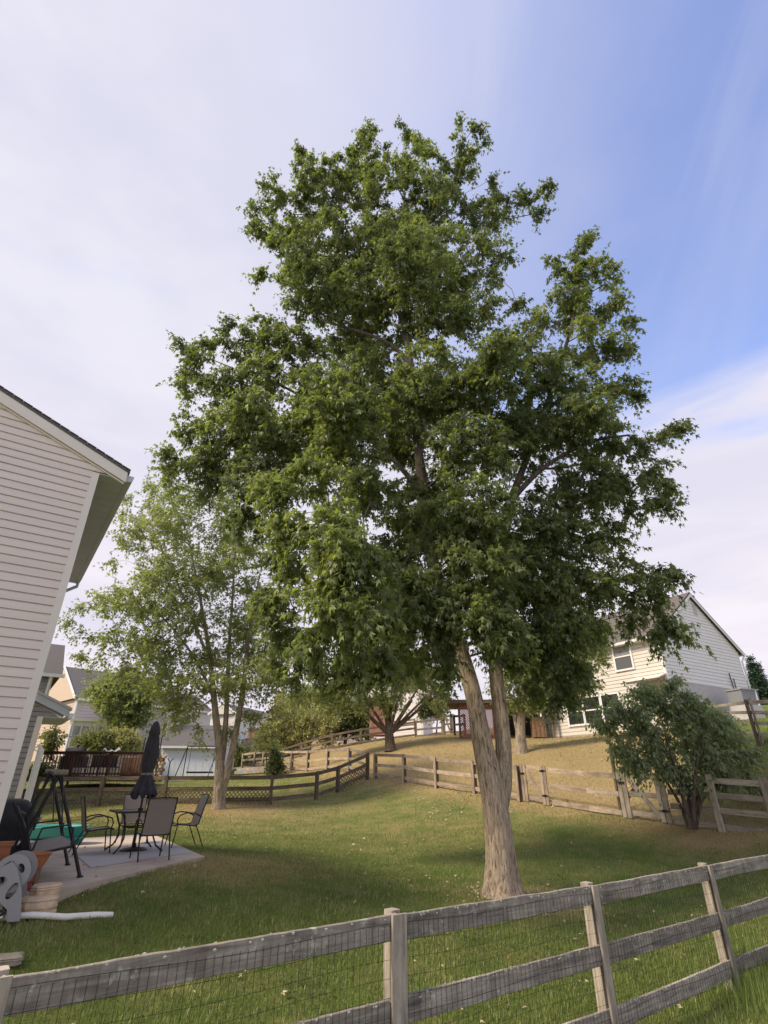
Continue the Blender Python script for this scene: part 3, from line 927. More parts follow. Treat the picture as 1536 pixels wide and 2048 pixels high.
# ------------------------------------------------------------------ grey wing of the next house
def wing():
    Yw = 15.2
    c = at(86, 1433, Yw); c.z = 0
    ez = at(88, 1433, Yw).z
    r = thing('side_house_wing', 'low grey sided wing with a small gable behind the beige house corner', 'house', (c.x, c.y, -1.3))
    P_ = lambda t, z, a: c + D * t + NB * a + Vector((0, 0, z))
    siding(r, c, D, NB, ez - .127 * 26, ez + .0, .127, lambda z: (.13, 3.4), 'siding_grey')
    siding(r, c, D, NB, ez + .0, ez + .127 * 6, .127, lambda z: (max(-.45 + (z - ez) / .42, -.4), 3.4), 'siding_grey')
    mb = MB(); mb.prism([P_(.0, -2.2, -.03), P_(3.4, -2.2, -.03), P_(3.4, ez + .9, -.03), P_(1.9, ez + .9, -.03), P_(0, ez, -.03)], -NB * 2.2)
    part('wall', mb, 'siding_grey', r)
    mb = MB(); mb.prism([P_(-.01, -2.2, .025), P_(.13, -2.2, .025), P_(.13, -2.2, -.02), P_(-.01, -2.2, -.02)], (0, 0, 2.2 + ez))
    part('corner_post', mb, 'trim', r)
    q = lambda t: ez + .26 + (t + .62) * .42
    mb = MB(); mb.prism([P_(t_, z_, .12) for t_, z_ in [(-.64, q(-.64)), (3.4, q(3.4)), (3.4, q(3.4) - .06), (-.64, q(-.64) - .06)]], -NB * 2.4)
    part('roof', mb, 'found_pale', r)
    mb = MB(); mb.prism([P_(t_, z_, .08) for t_, z_ in [(-.60, q(-.6) - .065), (3.4, q(3.4) - .065), (3.4, q(3.4) - .26), (-.60, q(-.6) - .26)]], -NB * .06)
    part('rake_board', mb, 'soffit', r)
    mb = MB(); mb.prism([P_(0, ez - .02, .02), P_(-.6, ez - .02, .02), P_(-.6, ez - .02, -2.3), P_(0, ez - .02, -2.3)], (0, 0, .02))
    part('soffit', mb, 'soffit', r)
    mb = MB(); mb.prism([P_(t_, z_, .09) for t_, z_ in [(-.605, ez - .03), (-.70, ez), (-.74, ez + .11), (-.605, ez + .11)]], -NB * 2.4)
    part('gutter', mb, 'white', r)
    mb = MB(); mb.tube([P_(.55, ez - 1.3, .03), P_(.42, ez - 1.5, .05), P_(.38, ez - 1.8, .05), P_(.6, ez - 2.6, .05)], .012, 6)
    part('cable', mb, 'hose', r)
wing()
# white trim panels of a side entry behind the wing
mb_root = thing('vinyl_screen', 'white vertical board screen between the grey wing and the deck', 'privacy screen', (at(76, 1545, 19).x, 19, -1.2))
p0 = at(60, 1560, 18.4); p1 = at(82, 1520, 21.5)
for i in range(5):
    q = p0.lerp(p1, i / 4)
    b0 = Vector((q.x, q.y, -1.2)); b1 = Vector((q.x, q.y, 1.05))
    board('plank', b0, b1, .42, .03, 'white', mb_root, up=(p1 - p0))

# far grey house with the dark roof whose end shows behind the corner
def greyhouse():
    c = at(103, 1368, 24); c.z = 0
    ez = at(108, 1350, 24).z
    r = thing('grey_house', 'grey two storey house with dark roof end just behind the beige corner', 'house', (c.x, c.y, -.8))
    d = D; n = NB
    P_ = lambda t, z, a: c + d * t + n * a + Vector((0, 0, z))
    siding(r, c, d, n, ez - .15 * 28, ez, .15, lambda z: (.16, 6), 'siding_grey', joined=True)
    mb = MB(); mb.prism([P_(0, -1.2, -.03), P_(6, -1.2, -.03), P_(6, ez, -.03), P_(0, ez, -.03)], -n * 6)
    part('wall', mb, 'siding_grey', r)
    mb = MB(); mb.prism([P_(0, -1.2, .03), P_(.16, -1.2, .03), P_(.16, -1.2, -.02), P_(0, -1.2, -.02)], (0, 0, ez + 1.2)); part('corner_post', mb, 'trim', r)
    mb = MB(); mb.prism([P_(-.3, ez + .02, .35), P_(-.3, ez + 1.9, -3.0), P_(-.3, ez + .02, -6.3)], d * 6.5)
    part('roof', mb, 'shingle', r)
    mb = MB(); mb.box(P_(2.9, ez - .06, .32), (6.6, .12, .14), math.atan2(d.y, d.x)); part('gutter', mb, 'white', r)
    mb = MB(); mb.tube([P_(.1, ez - .1, .25), P_(.1, ez - .5, .1), P_(.1, -1, .1)], .05, 6); part('downspout', mb, 'white', r)
greyhouse()


# ------------------------------------------------------------------ windows
def window(root, O, d, n, t, z, w, h, sash=True, pane='glass', upper=None, fr=.09, mat='white', lift=0.0):
    P_ = lambda tt, zz, a: O + d * tt + n * (a + lift) + Vector((0, 0, zz - O.z))
    ring = MB(); ang = math.atan2(d.y, d.x)
    for (t_, z_, ww, hh) in [(t - fr / 2, z + h / 2, fr, h + 2 * fr), (t + w + fr / 2, z + h / 2, fr, h + 2 * fr), (t + w / 2, z - fr / 2, w, fr), (t + w / 2, z + h + fr / 2, w, fr)]:
        ring.box(P_(t_, z_, .04), (ww, .07, hh), ang)
    f = part('window', ring, mat, root)
    def pn(z0, h0, mt):
        mb = MB(); mb.box(P_(t + w / 2, z0 + h0 / 2, .03), (w, .02, h0), ang); part('pane', mb, mt, f)
    if sash:
        s = MB(); s.box(P_(t + w / 2, z + h / 2, .045), (w, .04, .07), ang); part('sash', s, mat, f)
        pn(z, h / 2 - .035, pane); pn(z + h / 2 + .035, h / 2 - .035, upper or pane)
    else: pn(z, h, pane)
    return f


# ------------------------------------------------------------------ right house
def righthouse():
    A = at(1316, 1275, 30); ez = A.z + .15; A.z = 0
    B = at(1474, 1303, 34.6); B.z = 0
    d = (B - A).normalized(); n = Vector((d.y, -d.x, 0)); L = (B - A).length
    bd = -n                                    # back wall runs away from us
    bn = Vector((-d.x, -d.y, 0))
    Lb = 9.3
    fz = at(1346, 1362, 30.8).z                # bottom of the gable siding
    r = thing('white_house', 'large two storey house with white gable wall up the slope at the right', 'house', (A.x, A.y, 2.2))
    pk = ez + L / 2 * .70
    P_ = lambda t, z, a: A + d * t + n * a + Vector((0, 0, z))
    Q_ = lambda t, z, a: A + bd * t + bn * a + Vector((0, 0, z))
    # shell
    mb = MB(); mb.prism([P_(0.03, 1.0, -.03), P_(L - .03, 1.0, -.03), P_(L - .03, ez, -.03), P_(L / 2, pk, -.03), P_(0.03, ez, -.03)], -n * (Lb - .03))
    part('wall', mb, 'siding_white', r)
    def g(z):
        if z <= ez: return (.12, L - .12)
        k_ = (z - ez) / .70
        return (k_, L - k_)
    siding(r, A, d, n, fz, pk - .05, .2, g, 'siding_white', .045, joined=True)
    siding(r, A, bd, bn, 2.55, ez - .02, .2, lambda z: (.12, Lb - .1), 'siding_cream_and_sun', .045, joined=True)  # creamier than the gable: warm sun put into the back wall colour
    for (fn, a) in ((P_, 0), (P_, L - .12)):
        mb = MB(); mb.prism([fn(a, fz, .03), fn(a + .12, fz, .03), fn(a + .12, fz, -.01), fn(a, fz, -.01)], (0, 0, ez - fz)); part('corner_post', mb, 'white', r)
    mb = MB(); mb.prism([Q_(.0, 2.4, .03), Q_(.12, 2.4, .03), Q_(.12, 2.4, -.01), Q_(.0, 2.4, -.01)], (0, 0, ez - 2.4)); part('corner_post', mb, 'white', r)
    mb = MB(); mb.prism([Q_(Lb - .12, 2.4, .03), Q_(Lb, 2.4, .03), Q_(Lb, 2.4, -.01), Q_(Lb - .12, 2.4, -.01)], (0, 0, ez - 2.4)); part('corner_post', mb, 'white', r)
    mb = MB(); mb.box(P_(L / 2, (fz + 1.5) / 2, 0.0), (L, .16, fz - 1.5), math.atan2(d.y, d.x)); part('foundation', mb, 'found_pale', r)
    mb = MB(); mb.box(P_(L / 2, fz - .03, .05), (L, .10, .06), math.atan2(d.y, d.x)); part('foundation_trim', mb, 'white', r)
    mb = MB(); mb.box(Q_(Lb / 2, (2.55 + 1.2) / 2, 0.0), (Lb - .02, .12, 1.35), math.atan2(bd.y, bd.x)); part('foundation', mb, 'found', r)
    # roof slabs
    for s in (0, 1):
        t0 = -.35 if s == 0 else L + .35
        z0 = ez - .35 * .7 + .12
        poly = [P_(t0, z0, .22), P_(L / 2, pk + .12, .22), P_(L / 2, pk + .24, .22), P_(t0, z0 + .12, .22)]
        mb = MB(); mb.prism(poly, -n * (Lb + .5)); part('roof', mb, 'shingle_brown', r)
        poly = [P_(t0, z0 - .16, .24), P_(L / 2, pk - .05, .24), P_(L / 2, pk + .11, .24), P_(t0, z0 - .0, .24)]
        mb = MB(); mb.prism(poly, -n * .05); part('rake_board', mb, 'white', r)
    for t0 in (-.42, L + .42):
        mb = MB(); mb.prism([P_(t0 - .06, ez - .20, .24), P_(t0 + .06, ez - .20, .24), P_(t0 + .08, ez - .06, .24), P_(t0 - .08, ez - .06, .24)], -n * (Lb + .5)); part('gutter', mb, 'white', r)
    mb = MB(); mb.prism([P_(-.35, ez - .2, .2), P_(0, ez - .2, .2), P_(0, ez - .16, .2), P_(-.35, ez - .16, .2)], -n * (Lb + .4)); part('soffit', mb, 'white', r)
    mb = MB(); mb.tube([P_(L + .4, ez - .2, .18), P_(L + .05, ez - .6, .1), P_(L + .03, fz - 1.2, .1)], .05, 8); part('downspout', mb, 'white', r)
    mb = MB(); mb.box(P_(L / 2 + .4, (ez + pk) / 2 + .7, .04), (.35, .05, .7), math.atan2(d.y, d.x)); part('gable_vent', mb, 'found_pale', r)
    # windows on the back wall: one upstairs, three in a row below
    def solve_t(px, z):
        best = None
        for i in range(900):
            t_ = i * .0105
            q = Q_(t_, z, 0)
            pxx = 768 + F * q.x / (q.y * CP + q.z * SP)
            if best is None or abs(pxx - px) < best[0]: best = (abs(pxx - px), t_)
        return best[1]
    def solve_z(py, t_):
        q = Q_(t_, 0, 0); y = (H0 / 2 - py) / F
        return (y * CP + SP) / (CP - y * SP) * q.y
    t1 = solve_t(1265, 6.3); t2 = solve_t(1233, 6.3)
    zb = solve_z(1338, (t1 + t2) / 2); zt = solve_z(1289, (t1 + t2) / 2)
    window(r, A, bd, bn, t1, zb, t2 - t1, zt - zb, True, 'screen', 'blind', .10, lift=.04)
    xs = [(1208, 1241), (1171, 1203), (1138, 1167)]
    for a, c in xs:
        ta = solve_t(c, 3.9); tb = solve_t(a, 3.9)
        zb = 3.15; zt = zb + 1.45
        window(r, A, bd, bn, ta, zb, tb - ta, zt - zb, True, 'glass', 'glass', .11, lift=.04)
    # low annex roof / gutter stub on the corner
    mb = MB(); mb.prism([Q_(1.9, 4.95, .9), Q_(.0, 4.95, .9), Q_(.0, 5.25, .02), Q_(1.9, 5.25, .02)], (0, 0, .07)); part('porch_roof', mb, 'trim', r)
    mb = MB(); mb.box(Q_(.95, 4.92, .95), (1.95, .1, .12), math.atan2(bd.y, bd.x)); part('porch_gutter', mb, 'shingle_brown', r)
    mb = MB(); mb.tube([Q_(Lb - .2, ez - .2, .1), Q_(Lb - .25, 1.9, .1)], .05, 6); part('downspout', mb, 'trim', r)
    # tall meter pipes at the right part of the gable
    mb = MB(); mb.tube([P_(L * .80, fz + .6, .12), P_(L * .80, fz - 1.5, .12)], .03, 6)
    mb.tube([P_(L * .76, fz + .9, .12), P_(L * .77, fz - 1.2, .12)], .03, 6); part('conduit', mb, 'bronze', r)
    # deck with red lattice screen beside the house
    e = Q_(Lb, 0, 0)
    dk = thing('raised_deck', 'dark raised deck with red lattice skirt left of the white house', 'deck', (e.x - 2, e.y, 2.4))
    def gp(px, Y, py=1470):
        q = at(px, py, Y); return Vector((q.x, q.y, 0))
    f0 = gp(921, 36.5); f1 = gp(1112, 36.4)
    dd = (f1 - f0).normalized(); ang = math.atan2(dd.y, dd.x); Lf = (f1 - f0).length
    topz = at(930, 1404, 36.5).z
    z0 = 2.1
    mb = MB(); mb.box((f0 + f1) / 2 + Vector((-.3, 1.4, topz)), (Lf + .9, 3.4, .22), ang); part('deck_floor', mb, 'wood_dark', dk)
    lat = MB()
    Ll = 2.75; hL = topz - z0 - .12
    for k in range(int((Ll + hL) / .16)):
        s_ = k * .16
        for sg in (0, 1):
            a0 = max(0, s_ - hL); zz0 = max(0, hL - s_) if sg == 0 else 0
            # diagonal from (s,0) to (s-h,h)
            x0, y0 = s_, 0.0; x1, y1 = s_ - hL, hL
            if x0 > Ll: y0 = x0 - Ll; x0 = Ll
            if x1 < 0: y1 = hL + x1; x1 = 0
            if y1 - y0 < .08: continue
            if sg: x0, x1 = Ll - x0, Ll - x1
            lat.beam(f0 + dd * x0 + Vector((0, -.012 * (1 if sg else -1), z0 + y0)), f0 + dd * x1 + Vector((0, -.012 * (1 if sg else -1), z0 + y1)), .012, .055, (-dd.y, dd.x, 0))
    part('lattice', lat, 'lattice_red', dk, kind='stuff')
    for s_ in (0.0, Ll, Lf - .1):
        board('post', f0 + dd * s_ + Vector((0, .05, z0 - .3)), f0 + dd * s_ + Vector((0, .05, topz - .12)), .14, .14, 'wood_dark', dk)
    mb = MB(); mb.box(f0 + dd * (Lf / 2 + Ll / 2) + Vector((0, 3.2, (topz + z0) / 2)), (Lf - Ll, .12, topz - z0), ang); part('shade_panel', mb, 'cover', dk)  # black colour stands for the shade under the deck
    mb = MB(); mb.box((f0 + f1) / 2 + Vector((.0, .5, z0 + .12)), (Lf - 2.9, .5, .1), ang)
    # rail above the deck
    for k in range(9):
        q = f0 + dd * (Lf * k / 8)
    # two crates under the deck
    c0 = gp(1078, 36.9)
    gzz = gz(c0.x, c0.y)
    for k, (hh, ww, zz) in enumerate([(.72, .85, gzz + .05), (.5, .75, gzz + .77)]):
        cr = thing('wooden_crate', ['lower wooden crate under the deck beside the white house', 'upper wooden crate stacked under the deck beside the white house'][k], 'crate', (c0.x - .05 * k, c0.y, zz), ang, 'crates under the deck')
        mb = MB(); mb.box((0, 0, hh / 2), (ww, .6, hh)); part('body', mb, 'crate', cr, world=False)
        for s_ in (-.3, 0, .3):
            mb = MB(); mb.box((s_ * ww / .95, -.315, hh / 2), (.06, .03, hh)); part('batten', mb, 'brown', cr, world=False)
    # concrete step along the base
    mb = MB(); mb.beam(gp(1085, 36.2) + Vector((0, 0, 2.28)), gp(1118, 35.8) + Vector((0, 0, 2.3)), .12, .6)
    solo('step', mb, 'found_pale', gp(1100, 36) + Vector((0, 0, 2.3)), 'pale concrete step at the foot of the white house wall', 'step')
righthouse()
mb = MB(); c = at(1487, 1397, 31)
ac = thing('utility_box', 'large grey box shaped unit beside the white house at the right edge', 'utility unit', (c.x, c.y, c.z - .5))
mb.box((0, 0, .5), (1.25, .9, .8)); part('casing', mb, 'greymetal', ac, world=False)
mb = MB(); mb.box((0, 0, .93), (1.35, 1.0, .07)); part('lid', mb, 'greyplastic', ac, world=False)
mb = MB(); mb.box((.45, -.47, .5), (.07, .04, .84)); part('trim_strip', mb, 'white', ac, world=False)
mb = MB(); mb.box((0, 0, -.35), (1.3, .95, .9)); part('base', mb, 'found_pale', ac, world=False)
ac.rotation_euler = (0, 0, .35)


# ------------------------------------------------------------------ distant houses
def far_house(name, label, pxc, Y, cols, eave_px, base_py, wl, wr, rise, ang, wins=(), gable='left', roofm='shingle', ridge_dir='side'):
    """corner at pxc, left wall turned away by ang, right wall beside it; rise = roof height"""
    c = at(pxc, eave_px, Y); ez = c.z; c.z = 0
    bz = min(at(pxc, base_py, Y).z, gz(c.x, c.y)) - .6
    r = thing(name, label, 'house', (c.x, c.y, bz))
    d1 = Vector((-math.cos(ang), math.sin(ang), 0)) * wl           # left wall
    d2 = Vector((math.sin(ang), math.cos(ang), 0)) * wr
    d2 = Vector((math.cos(ang - .0) * 0 + math.sin(ang), math.cos(ang), 0)) * wr
    z_ = Vector((0, 0, 1))
    base = [c, c + d1, c + d1 + d2, c + d2]
    mb = MB(); mb.prism([p + z_ * bz for p in base], (0, 0, ez - bz)); part('wall', mb, cols[1], r)
    def lap(P0, dv, nrm, mat):
        L_ = dv.length
        siding(r, P0, dv / L_, nrm, bz, ez, .22, lambda z: (.12, L_ - .12), mat, .03, joined=True)
    n1_ = Vector((-d1.y, d1.x, 0)).normalized()
    if n1_.y > 0: n1_ = -n1_
    n2_ = Vector((d2.y, -d2.x, 0)).normalized()
    lap(c, d1, n1_, cols[0]); lap(c, d2, n2_, cols[1])
    mb = MB(); mb.box(c + z_ * ((bz + ez) / 2), (.18, .18, ez - bz)); part('corner_post', mb, 'white', r)
    o1 = d1.normalized(); o2 = d2.normalized()
    if gable == 'left':       # gable end on the left wall; ridge runs along d2
        g0 = c - o1 * .3 - o2 * .25 + z_ * ez; g1 = c + d1 + o1 * .3 - o2 * .25 + z_ * ez; pk = c + d1 / 2 - o2 * .25 + z_ * (ez + rise)
        mb = MB(); mb.prism([g0, g1, pk], d2 + o2 * .5); part('roof', mb, roofm, r)
        gi = [c + z_ * ez - o2 * .27, c + d1 + z_ * ez - o2 * .27, c + d1 / 2 + z_ * (ez + rise - .22) - o2 * .27]
        mb = MB(); mb.prism(gi, -o2 * .0 + n1_ * .02); part('gable', mb, cols[0], r)
        mb = MB()
        for a_ in (g0, g1): mb.beam(a_ + n1_ * .05, pk + n1_ * .05, .2, .06)
        part('rake_board', mb, 'white', r)
    else:                     # gable on the right wall; ridge along d1
        g0 = c - o1 * .25 - o2 * .3 + z_ * ez; g1 = c + d2 + o2 * .3 - o1 * .25 + z_ * ez; pk = c + d2 / 2 - o1 * .25 + z_ * (ez + rise)
        mb = MB(); mb.prism([g0, g1, pk], d1 + o1 * .5); part('roof', mb, roofm, r)
        mb = MB(); mb.prism([c + z_ * ez - o1 * .27, c + d2 + z_ * ez - o1 * .27, c + d2 / 2 + z_ * (ez + rise - .22) - o1 * .27], n2_ * .02); part('gable', mb, cols[1], r)
    mb = MB(); mb.beam(c + n2_ * .3 + z_ * (ez - .08), c + d2 + n2_ * .3 + z_ * (ez - .08), .16, .12); part('gutter', mb, 'white', r)
    for (wall, t_, z0, w, h) in wins:
        if wall == 'L': window(r, c, d1.normalized(), n1_, t_, ez - z0 - h, w, h, lift=.03)
        else: window(r, c, d2.normalized(), n2_, t_, ez - z0 - h, w, h, lift=.03)
    return r, c, d1, d2, n1_, n2_, ez


hs = far_house('tan_house', 'tan two storey house with white sunroom beyond the red deck', 155, 44, ('siding_tan_lit', 'siding_taupe_and_shade'), 1397, 1500, 8.5, 7.5, 3.0, .75, [('R', 3.0, 1.0, .75, 1.0)], 'left')  # left wall coloured as sunlit, right wall coloured as shaded
r, c, d1, d2, n1_, n2_, ez = hs
# sunroom
s0 = at(146, 1455, 41.0); s1 = at(246, 1455, 42.5)
dv = Vector((s1.x - s0.x, s1.y - s0.y, 0)); Ls = dv.length; dv.normalize(); nv2 = Vector((dv.y, -dv.x, 0))
zb = s0.z - 2.6; zt = at(150, 1442, 41).z
sr = thing('sunroom', 'white flat roofed sunroom with tall panes in front of the tan house', 'sunroom', (s0.x, s0.y, zb))
S0 = Vector((s0.x, s0.y, 0)); an = math.atan2(dv.y, dv.x)
mb = MB(); mb.box(S0 + dv * Ls / 2 - nv2 * 1.5 + Vector((0, 0, (zb + zt) / 2)), (Ls, 3.0, zt - zb), an); part('wall', mb, 'white', sr)
mb = MB(); mb.box(S0 + dv * Ls / 2 - nv2 * 1.4 + Vector((0, 0, zt + .08)), (Ls + .6, 3.5, .16), an); part('roof', mb, 'white', sr)
for k in range(6):
    mb = MB(); mb.box(S0 + dv * (Ls * (k + .5) / 6) + nv2 * .01 + Vector((0, 0, zt - 1.0)), (Ls / 6 - .12, .04, 1.35), an); part('pane', mb, 'sunpane', sr)
for k in range(7):
    mb = MB(); mb.box(S0 + dv * (Ls * k / 6) + nv2 * .03 + Vector((0, 0, (zb + zt) / 2)), (.09, .06, zt - zb), an); part('mullion', mb, 'white', sr)

far_house('cream_house', 'cream house with brown roof behind the closed patio umbrella', 290, 58, ('siding_taupe_and_shade', 'siding_cream_and_sun'), 1408, 1500, 7, 9, 2.2, .55, [('R', 2, 1.6, 1.1, 1.4)], 'left', 'shingle_brown')
far_house('pale_house', 'pale house seen between the stems of the left tree', 470, 62, ('siding_cream_and_sun', 'shedblue'), 1428, 1500, 3, 8.5, 1.2, .32, [('R', 1.5, 3.4, 1.0, 1.2), ('R', 4.0, 3.2, 1.6, 1.4)], 'left')
far_house('pink_white_house', 'pale house wall above the upper fence behind the big trunk', 842, 58, ('siding_white', 'siding_white'), 1365, 1475, 9, 9, 2.4, .2, [('R', 3, 2, 1, 1.4)], 'right')

# red things far behind
def small_building(name, label, cat, px, py_b, Y, w, h, dp, mat, roof='shingle', rise=.5):
    p = at(px, py_b, Y); r = thing(name, label, cat, (p.x, p.y, p.z))
    mb = MB(); mb.box((0, 0, h / 2 - .3), (w, dp, h + .6)); part('wall', mb, mat, r, world=False)
    mb = MB(); mb.prism([(-w / 2 - .15, -dp / 2 - .15, h), (-w / 2 - .15, dp / 2 + .15, h), (-w / 2 - .15, 0, h + rise)], (w + .3, 0, 0)); part('roof', mb, roof, r, world=False)
    for k in range(max(2, int(w / .5))):
        mb = MB(); x = -w / 2 + .25 + k * .5
        if x < w / 2: mb.box((x, -dp / 2 - .02, h / 2), (.04, .03, h)); part('batten', mb, mat, r, world=False)
    mb = MB(); mb.box((w * .18, -dp / 2 - .025, h * .4), (.75, .04, h * .75)); part('door', mb, mat, r, world=False)
    return r
small_building('red_playhouse', 'orange red shed standing behind the low vase shaped tree', 'shed', 762, 1456, 47, 1.9, 1.9, 2.0, 'red')
rd = small_building('red_deck_house', 'small red slatted deck box by the pale far house', 'deck', 515, 1478, 57, 1.7, .9, 1.5, 'red', 'red', .05)


# ------------------------------------------------------------------ shed beyond the left fence
def shed():
    a0 = at(316, 1557, 38.5); a1 = at(440, 1557, 38.5)
    zb = a0.z - .2; ez = at(316, 1491, 38.5).z
    r = thing('garden_shed', 'pale blue shed with grey shingle roof beyond the dark fence', 'shed', (a0.x, a0.y, zb))
    w = (a1 - a0).length; dp = 4.4
    an = .10
    Rz = Matrix.Rotation(an, 3, 'Z')
    Pp = lambda x, y, z: Rz @ Vector((x, y, z))
    h = ez - zb
    mb = MB(); mb.prism([Pp(0, 0, 0), Pp(w, 0, 0), Pp(w, dp, 0), Pp(0, dp, 0)], (0, 0, h)); part('wall', mb, 'shedblue', r, world=False)
    mb = MB(); mb.prism([Pp(-.02, 0, h), Pp(-.02, dp, h), Pp(-.02, dp / 2, h + 1.35)], Rz @ Vector((w + .04, 0, 0))); part('gable', mb, 'white', r, world=False)
    for s in (0, 1):
        y0 = -.25 if s == 0 else dp + .25
        mb = MB(); mb.prism([Pp(-.2, y0, h - .12), Pp(-.2, dp / 2, h + 1.36), Pp(-.2, dp / 2, h + 1.46), Pp(-.2, y0, h - .02)], Rz @ Vector((w + .4, 0, 0))); part('roof', mb, 'shingle', r, world=False)
    for x in (0, w):
        mb = MB(); mb.box(Pp(x, -.01, h / 2), (.12, .06, h), an); part('corner_board', mb, 'white', r, world=False)
    mb = MB(); mb.box(Pp(w / 2, -.26, h - .1), (w + .4, .05, .14), an); part('fascia', mb, 'white', r, world=False)
    for k in range(1, 9):
        mb = MB(); mb.box(Pp(w * k / 9, -.006, h / 2), (.02, .012, h - .15), an); part('groove_strip', mb, 'shedblue', r, world=False)
    # black swing frame in front
    f0 = at(366, 1556, 37.6); s_ = thing('black_swing_frame', 'black metal swing frame with bench against the pale shed', 'porch swing', (f0.x, f0.y, f0.z - .1))
    sx = 2.05; hh = 1.95
    for x in (0, sx):
        mb = MB(); mb.tube([(x - .45 + .05, -.5, 0), (x, 0, hh), (x + (-.25 if x == 0 else .25), .6, 0)], .035, 6); part('leg', mb, 'black', s_, world=False)
    mb = MB(); mb.tube([(0, 0, hh), (sx, 0, hh)], .04, 6); part('top_bar', mb, 'black', s_, world=False)
    mb = MB(); mb.box((sx / 2, 0, .42), (1.6, .45, .10)); part('seat', mb, 'black', s_, world=False)
    for x in (.25, sx - .25):
        mb = MB(); mb.tube([(x, 0, hh), (x - .05, .1, .9), (x, -.2, .45)], .015, 5); part('hanger', mb, 'black', s_, world=False)
    # forked pole
    q = at(335, 1556, 37.4); mb = MB(); mb.tube([(q.x, q.y, q.z - .1), (q.x, q.y, q.z + .95)], .04, 6)
    mb.tube([(q.x - .18, q.y, q.z + 1.1), (q.x, q.y, q.z + .92), (q.x + .18, q.y, q.z + 1.12)], .03, 6)
    solo('forked_pole', mb, 'black', (q.x, q.y, q.z - .1), 'short dark forked pole standing before the pale shed', 'pole')
    # log stack
    q = at(309, 1553, 36.5)
    ls = thing('log_stack', 'stack of cut logs between the deck and the pale shed', 'firewood', (q.x, q.y, q.z - .3))
    for j in range(8):
        for i in range(3):
            mb = MB(); mb.tube([(i * .22 - .22 + .1 * (j % 2), 0, .1 + j * .19), (i * .22 - .22 + .1 * (j % 2), .45, .1 + j * .19)], .10, 8)
            part('log', mb, ['stone', 'stone_dark', 'brown'][(i + j) % 3], ls, world=False)
shed()


